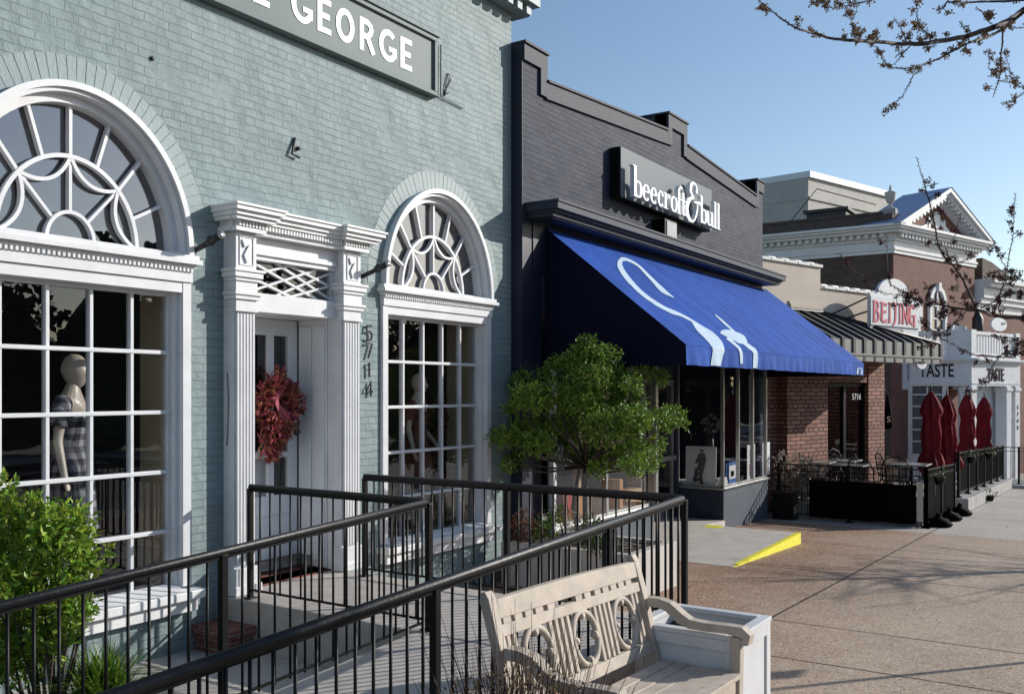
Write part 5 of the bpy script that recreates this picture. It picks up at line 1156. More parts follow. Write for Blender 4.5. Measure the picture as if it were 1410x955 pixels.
shrub('green_shrub', 'dark green shrub at the front edge of the raised planter under the tree', 'shrub', (9.75, -1.5, .17), [(812, 722, 10.2, 16), (830, 735, 10.1, 18), (808, 742, 10.1, 16), (845, 748, 10.1, 12), (822, 752, 10.0, 14)], 'leaf_dark', .04, .018, 1.1, seed=7)
shrub('pale_shrub', 'small shrub with pale dry leaves on the raised planter', 'shrub', (9.6, -1.2, .17), [(792, 712, 10.5, 9), (800, 722, 10.4, 9), (785, 724, 10.4, 8)], 'leaf_dry', .03, .015, 1.2, seed=8)
# wire obelisk
ob = thing('wire_obelisk', 'slender wire plant obelisk under the small evergreen tree', 'plant support', (9.28, -.9, .17)); c = atd(771, 700, 10.7); mb = MB()
for k in range(6):
    a = 2 * math.pi * k / 6
    mb.tube([(c.x + .13 * math.cos(a), c.y + .13 * math.sin(a), .17), (c.x + .02 * math.cos(a), c.y + .02 * math.sin(a), 1.35)], .004, 4)
for k in range(1, 9):
    rr = .13 - .11 * k / 9; z = .17 + 1.18 * k / 9; mb.tube([(c.x + rr * math.cos(a), c.y + rr * math.sin(a), z + .03 * math.sin(3 * a)) for a in [2 * math.pi * i / 14 for i in range(15)]], .0035, 4)
for k in range(24):
    a = k * .9; z = .17 + 1.1 * k / 24; r0 = .13 - .11 * (z - .17) / 1.18; mb.tube([(c.x + r0 * math.cos(a), c.y + r0 * math.sin(a), z), (c.x + (r0 - .012) * math.cos(a + 1), c.y + (r0 - .012) * math.sin(a + 1), z + .13)], .003, 4)
mb.build('wire_frame', M['steel'], ob)
# twiggy shrub in the foreground
tb = (2.95, -4.32, gz(3)); t = thing('twiggy_shrub', 'bare dark red twiggy shrub in front of the bench', 'shrub', tb); r = random.Random(4); mb = MB()
for i in range(900):
    a = r.uniform(0, 2 * math.pi); s = r.random() ** .7 * .42; hh = r.uniform(.75, 1.12) * (1 - .35 * s) * (1.2 if r.random() < .05 else 1)
    p0 = Vector(tb) + Vector((r.uniform(-.12, .12), r.uniform(-.12, .12), 0)); dirv = Vector((math.cos(a), math.sin(a), 0)); pts = [p0 + dirv * s * u ** 1.3 + Vector((r.uniform(-.015, .015), r.uniform(-.015, .015), hh * u)) for u in (0, .35, .7, 1)]
    mb.tube(pts, [.0035, .0028, .0018, .0009], 3, cap=False)
    if r.random() < .8:
        q = pts[2]; mb.tube([q, q + Vector((r.uniform(-.1, .1), r.uniform(-.1, .1), r.uniform(.06, .16)))], [.0014, .0007], 3, cap=False)
mb.build('twigs', M['twig_red'], t)
mb = MB()
for i in range(2600):
    a = r.uniform(0, 2 * math.pi); s = r.random() ** .6 * .36; z = r.uniform(.3, 1.05) * (1 - .5 * s); leaf(mb, Vector(tb) + Vector((math.cos(a) * s, math.sin(a) * s, z)), rdir(r) + Vector((0, 0, .6)), .022, .010, r)
mb.build('leaves', M['bud_brown'], t, fix=False)

# ================================================================== WREATH ON THE DOOR
wc = Vector((5.955, .35, 1.80)); t = thing('door_wreath', 'dried red brown leaf wreath with pink ribbon hanging on the white door', 'wreath', wc); mb = MB(); r = random.Random(12)
for i in range(1700):
    a = r.uniform(0, 2 * math.pi); rx, rzz = .155 + r.gauss(0, .052), .20 + r.gauss(0, .058); p = wc + Vector((rx * math.cos(a), r.uniform(-.12, .03), rzz * math.sin(a)))
    if math.sin(a) < -.2: p.x = wc.x + (p.x - wc.x) * .75 + .0; p.z -= .02
    leaf(mb, p, Vector((math.cos(a), -.8 + r.uniform(-.5, .5), math.sin(a))) + rdir(r) * .9, r.uniform(.05, .1), r.uniform(.022, .04), r, .6)
for i in range(240):
    z = r.uniform(-.46, -.22); p = wc + Vector((r.gauss(-.04, .05 * (1.3 + z)), r.uniform(-.08, .02), z)); leaf(mb, p, Vector((0, -.4, -1)) + rdir(r) * .8, r.uniform(.05, .1), .03, r, .6)
mb.build('leaves', M['wreath'], t, fix=False)
mb = MB(); fr_ = lambda p, q, k: (wc.x + p, wc.y + k, wc.z + q)
mb.ribbon([(-.03, .2), (-.08, .24), (-.02, .27), (.06, .24), (.02, .18), (-.03, .13), (-.05, .05)], [.03, .045, .04, .04, .045, .04, .03], fr_, -.125, -.12)
mb.ribbon([(-.06, .04), (-.02, -.04), (.05, -.12), (.03, -.2)], [.035, .055, .06, .045], fr_, -.125, -.12); mb.ribbon([(-.1, .1), (-.04, .0), (.1, -.10), (.12, -.14)], [.03, .05, .05, .03], fr_, -.13, -.125); mb.build('ribbon', M['ribbon'], t)

# ================================================================== MANNEQUINS
def skin(name, nodes, edges, m, parent, sub=2):
    me = bpy.data.meshes.new(name); me.from_pydata([n[0] for n in nodes], edges, []); o = bpy.data.objects.new(name, me); COL.objects.link(o)
    o.modifiers.new('skin', 'SKIN'); me.skin_vertices.new(name='') if not me.skin_vertices else None
    for i, n in enumerate(nodes): me.skin_vertices[0].data[i].radius = n[1]
    me.skin_vertices[0].data[0].use_root = True; s = o.modifiers.new('sub', 'SUBSURF'); s.levels = sub; s.render_levels = sub; me.materials.append(m)
    o.parent = parent; o.matrix_parent_inverse = WM[parent.name].inverted(); return o
def mannequin(x, y, zf, ang, H, label, dressm, arm=0, sleeves=True):
    t = thing('mannequin', label, 'mannequin', (x, y, zf)); c, s = math.cos(ang), math.sin(ang); k = H / 1.78
    W = lambda u, v, z: (x + (u * c - v * s) * k, y + (u * s + v * c) * k, zf + z * k)      # u: its right/left, v: back, z: up
    nodes = [(W(0, 0, .98), (.13 * k, .10 * k)), (W(0, 0, 1.15), (.105 * k, .085 * k)), (W(0, -.01, 1.32), (.13 * k, .095 * k)), (W(0, .0, 1.44), (.085 * k, .06 * k)), (W(0, -.02, 1.60), (.040 * k, .042 * k)),
             (W(-.17, .0, 1.42), (.045 * k, .045 * k)), (W(.17, .0, 1.42), (.045 * k, .045 * k)), (W(-.23, .02, 1.16), (.035 * k, .035 * k)), (W(.23, .02, 1.16), (.035 * k, .035 * k))]
    if arm: nodes += [(W(-.27, -.06, .92), (.024 * k, .024 * k)), (W(.36, -.10, .98), (.024 * k, .024 * k)), (W(-.27, -.1, .80), (.02 * k, .03 * k)), (W(.44, -.14, .88), (.02 * k, .03 * k))]
    else: nodes += [(W(-.25, -.03, .92), (.026 * k, .026 * k)), (W(.25, -.03, .92), (.026 * k, .026 * k)), (W(-.25, -.06, .80), (.018 * k, .034 * k)), (W(.25, -.06, .80), (.018 * k, .034 * k))]
    nodes += [(W(-.09, 0, .88), (.085 * k,) * 2), (W(.09, 0, .88), (.085 * k,) * 2), (W(-.095, 0, .5), (.055 * k,) * 2), (W(.095, 0, .5), (.055 * k,) * 2), (W(-.095, .02, .08), (.035 * k,) * 2), (W(.095, .02, .08), (.035 * k,) * 2), (W(-.1, -.12, .03), (.03 * k,) * 2), (W(.1, -.12, .03), (.03 * k,) * 2)]
    skin('body', nodes, [(0, 1), (1, 2), (2, 3), (3, 4), (3, 5), (3, 6), (5, 7), (6, 8), (7, 9), (8, 10), (9, 11), (10, 12), (0, 13), (0, 14), (13, 15), (14, 16), (15, 17), (16, 18), (17, 19), (18, 20)], M['mannequin'], t)
    # egg head: skull, narrow jaw, brow and nose ridge
    mb = MB(); prof = []; n = 24; rings = 18
    vs = []
    for j in range(rings + 1):
        v_ = j / rings; ph_ = math.pi * v_; zz = -.128 * math.cos(ph_) ; rr = math.sin(ph_) ** .8
        wx = .070 * rr * (1 - .42 * max(0, -zz / .13) ** 1.3); 
        for i in range(n):
            a = 2 * math.pi * i / n; uu = math.cos(a) * wx; vv = math.sin(a) * .094 * rr * ((1 - .5 * max(0, -zz / .13)) if math.sin(a) > 0 else (1 - .10 * max(0, -zz / .13)))
            if math.sin(a) < -.2:
                f = max(0, -math.sin(a)) ** 6; vv -= f * (.026 * math.exp(-((zz + .012) / .022) ** 2) + .006 * math.exp(-((zz + .06) / .012) ** 2) + .006 * math.exp(-((zz + .1) / .02) ** 2)); vv += .010 * math.exp(-((zz - .012) / .014) ** 2) * (abs(math.cos(a)) > .25) * (abs(math.cos(a)) < .7)
            vs.append(W(uu, vv - .025 + .0, 1.655 + zz))
    fs = [(j * n + i, j * n + (i + 1) % n, (j + 1) * n + (i + 1) % n, (j + 1) * n + i) for j in range(rings) for i in range(n)]
    mb.add(vs, fs, True); mb.build('head', M['mannequin'], t)
    # dress
    prof = [(.175, .50, .17), (.17, .66, .155), (.165, .82, .145), (.155, .96, .13), (.118, 1.12, .10), (.13, 1.24, .112), (.148, 1.33, .12), (.14, 1.385, .098)]
    mb = MB(); n = 28; vs = []
    for j, (rx, z, ry) in enumerate(prof):
        for i in range(n):
            a = 2 * math.pi * i / n; wv = 1 + (.06 * math.sin(8 * a) if z < .9 else 0)
            vs.append(W(rx * 1.06 * math.cos(a) * wv, ry * 1.08 * math.sin(a) * wv - .003, z - (.04 * abs(math.sin(a)) if j == len(prof) - 1 and math.sin(a) < 0 else 0)))
    mb.add(vs, [(j * n + i, j * n + (i + 1) % n, (j + 1) * n + (i + 1) % n, (j + 1) * n + i) for j in range(len(prof) - 1) for i in range(n)], True)
    for sg_ in (-1, 1):
        mb.tube([W(sg_ * .10, .005, 1.40), W(sg_ * .17, .0, 1.43), W(sg_ * .215, .01, 1.34), W(sg_ * .228, .015, 1.26)], [.05 * k, .066 * k, .066 * k, .062 * k], 12, cap=False)
    mb.build('dress', dressm, t, fix=False); return t
mannequin(3.98, .33, .42, rad(42), 1.80, 'pale mannequin in a grey plaid dress behind the left arched window', M['plaid'])
mannequin(8.03, .34, .42, rad(20), 1.72, 'pale mannequin in a dark floral dress behind the right arched window', M['floral'], 1)
# things on show
dt = thing('display_table', 'low dark display table behind the right arched window', 'table', (7.5, .8, .42))
mb = MB(); mb.box(7.1, 8.0, .6, 1.1, .80, .84); mb.build('table_top', M['iron'], dt)
for x, y in ((7.13, .63), (7.97, .63), (7.13, 1.07), (7.97, 1.07)): mb = MB(); mb.box(x - .02, x + .02, y - .02, y + .02, .42, .80); mb.build('leg', M['iron'], dt)
fcl = thing('folded_clothes', 'stack of folded orange red clothes on the display table', 'clothes', (7.4, .8, .84)); mb = MB()
for i in range(9): mb.box(7.22 + .01 * (i % 2), 7.58 - .01 * (i % 3), .62, .95, .842 + i * .045, .882 + i * .045)
mb.build('fabric', M['red_cloth'], fcl, bevel=.012)
wv = thing('dried_wreath', 'small dried leaf arrangement beside the mannequin in the right window', 'wreath', (8.45, .45, 1.6)); mb = MB(); r = random.Random(31)
for i in range(260): a = r.uniform(0, 6.28); leaf(mb, Vector((8.48 + .17 * math.cos(a) + r.gauss(0, .03), .42, 1.62 + .2 * math.sin(a) + r.gauss(0, .03))), rdir(r), .06, .025, r)
for i in range(300): leaf(mb, Vector((8.35 + r.gauss(0, .13), .42 + r.gauss(0, .05), 1.0 + r.gauss(0, .13))), rdir(r), .07, .03, r)
mb.build('leaves', M['leaf_rust'], wv, fix=False)

# goods and posters in the dark shop
def poster(label, x, ya, yb, z0, z1, m, art=None, tilt=.05, name='poster'):
    t = thing(name, label, 'poster', (x, (ya + yb) / 2, z0)); mb = MB(); f = lambda p, q, k: (x + k + tilt * (q - z0), p, q)
    mb.prism([(ya, z0), (yb, z0), (yb, z1), (ya, z1)], f, 0, .012); mb.build('card', M[m], t)
    if art: art(t, f)
    return t
def man(t, f):
    mb = MB(); m = lambda u, v: (.50 - u * .58, .21 + v * .74)
    R2 = lambda pts, ws: mb.ribbon([m(*p) for p in pts], ws, lambda p, q, k: f(p, q, k), -.003, -.0006)
    R2([(.52, .86), (.53, .93)], [.05, .055]); R2([(.52, .84), (.54, .70), (.52, .5)], [.10, .16, .12]); R2([(.45, .80), (.40, .68), (.33, .58)], [.05, .05, .035]); R2([(.54, .5), (.50, .28), (.55, .06)], [.09, .07, .05]); R2([(.48, .5), (.36, .42), (.34, .22), (.32, .16)], [.08, .08, .05, .05]); R2([(.25, .18), (.5, .2)], [.09, .05]); R2([(.3, .3), (.45, .34)], [.08, .06])
    mb.build('figure', M['ink'], t)
poster('white poster with a grey drawing of a standing man in the corner window', 15.93, -.08, .50, .21, .95, 'paper_white', man)
def blocks(cols):
    def a(t, f):
        for (u0, u1, v0, v1, m) in cols:
            mb = MB(); mb.prism([(u0, v0), (u1, v0), (u1, v1), (u0, v1)], f, -.004, -.0006); mb.build('print', M[m], t)
    return a
def fposter(label, px0, px1, py0, py1, Y, m, cols):
    a, b = onY(px0, py1, Y), onY(px1, py0, Y); t = thing('poster', label, 'poster', (a.x, Y, a.z)); mb = MB(); mb.box(a.x, b.x, Y, Y + .012, a.z, b.z); mb.build('card', M[m], t)
    for (u0, u1, v0, v1, mm) in cols:
        mb = MB(); mb.box(a.x + (b.x - a.x) * u0, a.x + (b.x - a.x) * u1, Y - .004, Y - .0006, a.z + (b.z - a.z) * v0, a.z + (b.z - a.z) * v1); mb.build('print', M[mm], t)
fposter('blue poster with white centre panel in the right bay window', 1000, 1017, 634, 668, -.10, 'blue_print', [(.22, .75, .25, .85, 'paper_white'), (.35, .6, .35, .6, 'sign_grey')])
fposter('tall narrow white poster with red print in the right bay window', 1029, 1040, 611, 661, -.10, 'paper_white', [(.25, .8, .1, .45, 'ribbon'), (.3, .7, .5, .85, 'sign_grey')])
fposter('tall pale grey poster at the end of the right bay window', 1050, 1060, 608, 655, -.10, 'white_grey', [(.2, .8, .1, .5, 'sign_grey')])
bn = thing('hanging_banner', 'white cloth strip hanging in the right bay window', 'banner', (16.9, -.1, 1.2)); mb = MB(); a, b = onY(1032, 610, 0.0), onY(1040, 530, 0.0); mb.box(a.x, b.x, 0, .01, a.z, b.z + .2); mb.build('cloth', M['paper_white'], bn)
for k, (px0, px1, py0, py1, Y, m, lb) in enumerate([(795, 808, 672, 712, -.05, 'orange_box', 'tall orange box in the left bay window'), (845, 858, 660, 690, .1, 'orange_box', 'orange box on the right side of the left bay window'), (812, 845, 678, 705, .2, 'tan_box', 'wide tan box in the left bay window'), (830, 838, 684, 716, -.1, 'paper_white', 'small white figurine box in the left bay window'), (862, 884, 672, 690, .15, 'tan_box', 'low tan box at the right end of the left bay window'), (776, 788, 676, 716, 0, 'red_cloth', 'dark red upright box at the left end of the bay window')]):
    a, b = onY(px0, py1, Y), onY(px1, py0, Y); t = thing('display_box', lb, 'box', (a.x, Y, a.z), 'boxes in the left bay window'); mb = MB(); mb.box(a.x, b.x, Y, Y + .18, .197, b.z); mb.build('carton', M[m], t, bevel=.006)
    mb = MB(); mb.box(a.x + .02, b.x - .02, Y + .01, Y + .17, b.z + .001, b.z + .012); mb.build('lid', M[m], t)
bx_ = thing('wood_frame', 'brown wooden display frame inside the left bay window', 'frame', (11.5, .3, .2)); mb = MB(); mb.box(11.55, 11.68, .30, .36, .2, 1.5); mb.box(11.68, 13.0, .30, .36, 1.1, 1.2); mb.build('upright', M['tan_box'], bx_)
cl_ = thing('white_cloth', 'white cloth spread over the display shelf of the left bay window', 'cloth', (11.5, -.1, .2)); mb = MB(); mb.box(10.0, 12.8, -.17, .3, .1955, .212); mb.build('cloth_sheet', M['white'], cl_)
for i in range(3):
    t = thing('flower_vase', ['white flowers standing in the corner window behind the poster', 'small pale bowl on the shelf left of the standing man poster', 'stack of pale books right of the standing man poster'][i], ['flowers', 'bowl', 'books'][i], (16.2 + i * .3, .1, .2)); mb = MB(); r = random.Random(40 + i)
    if i == 0:
        for k in range(120): leaf(mb, Vector((16.3, .15, 1.35)) + rdir(r) * .16, rdir(r), .05, .03, r)
        mb.build('petals', M['leaf_dry'], t, fix=False); mb = MB(); mb.lathe([(.06, 0), (.08, .3), (.05, .7), (.04, 1.0)], (16.3, .15, .2), 12); mb.build('vase', M['iron'], t)
    elif i == 1: mb.lathe([(.05, 0), (.12, .05), (.16, .12), (.15, .125)], (16.05, .55, .2), 16); mb.build('bowl', M['paper_white'], t)
    else:
        for k in range(4): mb.box(16.0, 16.25, -.2 + .01 * k, -.08, .2 + k * .05, .245 + k * .05)
        mb.build('covers', M['paper_white'], t)

# ================================================================== PATIO: umbrellas, fences, furniture, plants
def umbrella(x, y, label, seed, s=1.0):
    z0 = gz(x); r = random.Random(seed); t = thing('patio_umbrella', label, 'umbrella', (x, y, z0), 'closed burgundy umbrellas on the patio')
    p = [r.uniform(0, 6) for _ in range(4)]; mb = MB(); Z = 2.72 * s
    prof = [(.015, Z - .10), (.06, Z - .16), (.14, Z - .32), (.20, Z - .50), (.21, Z - .56), (.165, Z - .68), (.155, Z - .78), (.175, Z - .95), (.19, Z - 1.1), (.175, Z - 1.28), (.155, Z - 1.38), (.20, Z - 1.5), (.245, Z - 1.62), (.25, Z - 1.72), (.22, Z - 1.80), (.17, Z - 1.86)]
    prof = prof[::-1]
    def wob(a, j):
        k = j / len(prof); return 1 + .20 * (1 - 2 * abs(math.sin(4 * a + p[0] + k * 1.5)) ** .7) + .07 * math.sin(5 * a + 9 * k + p[3]) + .08 * math.sin(3 * a + p[1] + 3 * k) + (.22 * math.sin(4 * a + p[2]) if j < 5 else 0)
    mb.lathe(prof, (x, y, z0), 64, wob)
    # hanging corner flaps
    for k in range(6):
        a = p[3] + k * 1.05; rr = .17; zz = z0 + Z - 1.70; q = Vector((x + math.cos(a) * rr, y + math.sin(a) * rr, zz)); o_ = Vector((math.cos(a), math.sin(a), 0)); s_ = Vector((-math.sin(a), math.cos(a), 0))
        mb.add([q - s_ * .11 + Vector((0, 0, .14)), q + s_ * .11 + Vector((0, 0, .14)), q + o_ * r.uniform(.05, .13) + Vector((0, 0, -.04 - r.uniform(0, .14))), q + o_ * .02 + Vector((0, 0, .1))], [(0, 3, 2), (3, 1, 2), (0, 1, 3)])
    mb.build('canopy', M['umbrella'], t)
    mb = MB(); mb.tube([(x + .17 * math.cos(a), y + .17 * math.sin(a), z0 + Z - .74 + .02 * math.sin(a)) for a in [i * .3 for i in range(22)]], .008, 5); mb.build('tie_strap', M['umbrella'], t)
    mb = MB(); mb.tube([(x, y, z0), (x, y, z0 + Z - .1)], .022, 8); mb.tube([(x, y, z0 + Z - .12), (x, y, z0 + Z + .03)], .014, 6); mb.build('pole', M['black'], t)
    mb = MB(); mb.lathe([(.25, 0), (.25, .05), (.05, .08), (.04, .3), (.02, .3)], (x, y, z0), 20); mb.build('base', M['black'], t)
umbrella(21.6, -2.72, 'closed burgundy umbrella, leftmost and largest of the four on the patio', 1, 1.01)
umbrella(23.3, -2.78, 'closed burgundy umbrella second from the left, just behind the largest', 2)
umbrella(28.2, -2.56, 'closed burgundy umbrella third from the left, before the white porch column', 3, 1.06)
umbrella(29.9, -2.8, 'closed burgundy umbrella, rightmost of the four with a flared hem', 4, 1.05)

def fence(label, path, h, loc, sp=.115, group='black patio fences', thick=.014, base=0, panel=None, post=.03):
    t = thing('patio_fence', label, 'fence', loc, group); rail = MB(); bars = MB()
    for i in range(len(path) - 1):
        a, b = Vector(path[i]), Vector(path[i + 1]); L = (b - a).length; za, zb_ = gz(a.x) + base, gz(b.x) + base
        rail.tube([(a.x, a.y, za + h), (b.x, b.y, zb_ + h)], .018, 4, smooth=False); rail.tube([(a.x, a.y, za + .1), (b.x, b.y, zb_ + .1)], .014, 4, smooth=False); rail.tube([(a.x, a.y, za + h - .12), (b.x, b.y, zb_ + h - .12)], .012, 4, smooth=False)
        n = max(1, round(L / sp))
        for k in range(1, n):
            u = k / n; p = a.lerp(b, u); z = za + (zb_ - za) * u; bars.tube([(p.x, p.y, z + .1), (p.x, p.y, z + h - .02)], thick * .6, 4, smooth=False)
    rail.build('rails', M['black'], t); bars.build('bars', M['black'], t)
    seen = set()
    for i in range(len(path) - 1):
        a, b = Vector(path[i]), Vector(path[i + 1]); L = (b - a).length; n = max(1, round(L / 1.5))
        for k in range(n + 1):
            p = a.lerp(b, k / n); key = (round(p.x, 2), round(p.y, 2))
            if key in seen: continue
            seen.add(key); z = gz(p.x) + base; mb = MB(); mb.box(p.x - post, p.x + post, p.y - post, p.y + post, z, z + h + .03); mb.box(p.x - post * 2.4, p.x + post * 2.4, p.y - post * 2.4, p.y + post * 2.4, z, z + .02); mb.build('post', M['black'], t)
    return t
f1 = fence('black metal fence closing the near end of the patio behind the black banner', [(18.7, -.35), (18.7, -3.1)], 1.08, (18.7, -1.7, gz(18.7)))
f2 = fence('black metal fence with dark fabric along the sidewalk, nearest the patio corner', [(18.7, -3.1), (22.1, -3.1)], 1.08, (20.5, -3.1, gz(20)))
mb = MB()
for x0_ in (18.78, 19.95, 21.05): mb.prism([(x0_, gz(x0_) + .16), (x0_ + 1.02, gz(x0_ + 1.02) + .16), (x0_ + 1.02, gz(x0_ + 1.02) + 1.0), (x0_, gz(x0_) + 1.0)], lambda p, q, k: (p, k, q), -3.09, -3.075)
mb.build('fabric_panel', M['black_cloth'], f2)
f3 = fence('black metal fence with dark fabric standing on the low concrete wall', [(23.1, -3.05), (32.2, -3.05)], 1.0, (27.5, -3.05, gz(27)), base=.3)
mb = MB()
for i in range(6):
    xa = 23.2 + i * 1.5; mb.prism([(xa, gz(xa) + .45), (xa + 1.35, gz(xa + 1.35) + .45), (xa + 1.35, gz(xa + 1.35) + 1.2), (xa, gz(xa) + 1.2)], lambda p, q, k: (p, k, q), -3.04, -3.025)
mb.build('fabric_panel', M['black_cloth'], f3)
f4 = fence('black metal fence crossing at the foot of the white porch', [(33.2, -.6), (33.2, -3.4), (36.8, -5.2)], 1.15, (34, -3.0, gz(34)), base=.1)
mb = MB(); t = thing('low_wall', 'low concrete wall under the far patio fence', 'wall', (27.5, -3.05, gz(27)))
n = 7
for i in range(n):
    xa = 22.9 + i * 1.36; mb.xz([(xa, gz(xa) - .2), (xa + 1.345, gz(xa + 1.345) - .2), (xa + 1.345, gz(xa + 1.345) + .29), (xa, gz(xa) + .29)], -3.28, -2.85)
mb.build('blocks', M['concrete'], t, bevel=.015)
t = thing('step', 'grey concrete step at the foot of the white porch fence', 'step', (34, -3.4, gz(34))); mb = MB(); mb.xz([(32.6, gz(32.6) - .1), (37, gz(37) - .1), (37, gz(37) + .1), (32.6, gz(32.6) + .1)], -4.4, -1.0); mb.build('slab', M['concrete'], t)
bn = thing('vinyl_banner', 'plain black vinyl banner tied along the near patio fence', 'banner', (18.64, -1.9, gz(18.7)))
mb = MB(); n = 20; vs = []
for i in range(n + 1):
    for j in range(7):
        y = -.97 - 1.97 * i / n; vs.append((18.645 - .012 * math.sin(i * .9) * (j / 6) - .008 * math.sin(i * 2.3 + j), y, gz(18.7) + .06 + .735 * j / 6 + .006 * math.sin(i)))
mb.add(vs, [(i * 7 + j, (i + 1) * 7 + j, (i + 1) * 7 + j + 1, i * 7 + j + 1) for i in range(n) for j in range(6)], True); mb.build('cloth', M['black_cloth'], bn, fix=False)
mb = MB()
for y, z in ((-.98, .80), (-2.93, .80), (-.98, .08), (-2.93, .08)): mb.tube([(18.63, y, gz(18.7) + z), (18.70, y + .01, gz(18.7) + z + .02)], .007, 5)
mb.build('ties', M['steel'], bn)
pa = thing('plastic_sheet', 'narrow clear plastic panel leaning at the patio fence corner', 'panel', (18.66, -3.0, gz(18.7))); mb = MB(); mb.box(18.63, 18.645, -3.06, -2.955, gz(18.7) + .12, gz(18.7) + .86); mb.build('sheet', M['steel'], pa)
for x, y, lb in ((19.2, -3.24, 'black sandbag on the sidewalk by the patio corner'), (20.6, -3.22, 'black sandbag halfway along the near sidewalk fence'), (21.9, -3.24, 'black sandbag at the end of the near sidewalk fence')):
    t = thing('sandbag', lb, 'sandbag', (x, y, gz(x)), 'sandbags on the fence feet'); mb = MB(); mb.lathe([(.02, -.01), (.2, .0), (.26, .05), (.2, .12), (.07, .16), (.04, .2), (.06, .23), (.02, .24)], (x, y, gz(x) + .01), 18, lambda a, j: 1 + .12 * math.sin(3 * a + j) + .05 * math.sin(7 * a)); mb.build('bag', M['black_cloth'], t)
    mb = MB(); mb.tube([(x - .1, y, gz(x) + .15), (x, y, gz(x) + .28), (x + .1, y, gz(x) + .15)], .01, 5); mb.build('handle', M['black_cloth'], t)
# hanging pots on the fence
def pot(x, y, z, lb, seed):
    t = thing('fence_pot', lb, 'flower pot', (x, y, z), 'pots hung on the patio fence'); mb = MB(); mb.lathe([(.06, 0), (.09, .06), (.10, .14), (.105, .15), (.09, .145)], (x, y, z), 16); mb.build('bowl', M['black'], t)
    mb = MB(); clump(mb, (x, y, z + .18), .15, 150, .05, .02, random.Random(seed)); mb.build('plant', M['leaf_dark'], t, fix=False)
pot(19.1, -3.27, gz(19.1) + .80, 'black pot hung on the fence at the patio corner', 51)
pot(24.0, -3.2, gz(24) + 1.05, 'black pot with trailing greenery on the far fence, nearest us', 52); pot(27.2, -3.22, gz(27) + 1.05, 'black pot with greenery midway along the far fence', 53); pot(26.2, -3.35, gz(26) + .02, 'black pot standing at the foot of the low concrete wall', 54)

pdk = thing('patio_deck', 'dark raised floor of the restaurant patio inside the black fence', 'deck', (21, -1.5, gz(21)))
mb = MB(); mb.box(18.9, 22.9, -2.95, -.3, -.95, -.30); mb.build('floor', M['concrete'], pdk)
ZP = -.298
def chair(x, y, rzz, label):
    t = thing('patio_chair', label, 'chair', (x, y, ZP), 'black metal patio chairs'); c, s = math.cos(rzz), math.sin(rzz); W = lambda u, v, z: (x + u * c - v * s, y + u * s + v * c, ZP + z)
    mb = MB(); mb.prism([(-.22, -.2), (.22, -.2), (.24, .22), (-.24, .22)], lambda p, q, k: W(p, q, k), .44, .46); mb.build('seat', M['black'], t)
    mb = MB(); pts = [W(-.25, .22, .46), W(-.26, .27, .72), W(-.2, .31, .88), W(0, .33, .95), W(.2, .31, .88), W(.26, .27, .72), W(.25, .22, .46)]; mb.tube(pts, .014, 6)
    for k in range(7): u = -.18 + k * .06; mb.tube([W(u, .23, .46), W(u, .32, .90 - abs(u) * .2)], .005, 4)
    for k in range(4): z = .55 + k * .09; mb.tube([W(-.25, .25 + k * .015, z), W(.25, .25 + k * .015, z)], .005, 4)
    mb.build('backrest', M['black'], t)
    for u, v in ((-.21, -.19), (.21, -.19), (-.23, .22), (.23, .22)): mb = MB(); mb.tube([W(u, v, .45), W(u * 1.12, v * 1.15, 0)], .013, 6); mb.build('leg', M['black'], t)
    for sg_ in (-1, 1): mb = MB(); mb.tube([W(sg_ * .25, .25, .68), W(sg_ * .27, 0, .67), W(sg_ * .26, -.2, .64), W(sg_ * .22, -.2, .46)], .012, 6); mb.build('armrest', M['black'], t)
def table(x, y, sx, sy, label, top='steel'):
    t = thing('patio_table', label, 'table', (x, y, ZP), 'patio tables'); z = ZP; mb = MB(); mb.box(x - sx, x + sx, y - sy, y + sy, z + .72, z + .75); mb.build('table_top', M[top], t, bevel=.006)
    mb = MB(); mb.tube([(x, y, z + .04), (x, y, z + .72)], .035, 8); mb.build('pedestal', M['black'], t); mb = MB(); mb.box(x - .25, x + .25, y - .03, y + .03, z, z + .04); mb.box(x - .03, x + .03, y - .25, y + .25, z + .001, z + .041); mb.build('foot', M['black'], t)
table(19.7, -1.45, .38, .38, 'square patio table with pale top nearest the black banner'); table(20.9, -1.1, .38, .3, 'square patio table with pale top beside the restaurant door'); table(20.6, -2.5, .35, .35, 'square patio table beneath the leftmost umbrella'); table(20.1, -.75, .35, .3, 'small patio table against the left brick pier')
chair(19.6, -.85, rad(10), 'black metal patio chair in front of the left brick pier'); chair(20.35, -1.35, rad(-60), 'round backed black patio chair between the two pale tables'); chair(21.4, -1.0, rad(-20), 'black patio chair at the restaurant door')
chair(20.0, -2.35, rad(95), 'tall round backed patio chair left of the leftmost umbrella'); chair(19.3, -1.9, rad(80), 'black patio chair close behind the black banner'); chair(20.9, -2.1, rad(30), 'black patio chair behind the table under the leftmost umbrella')
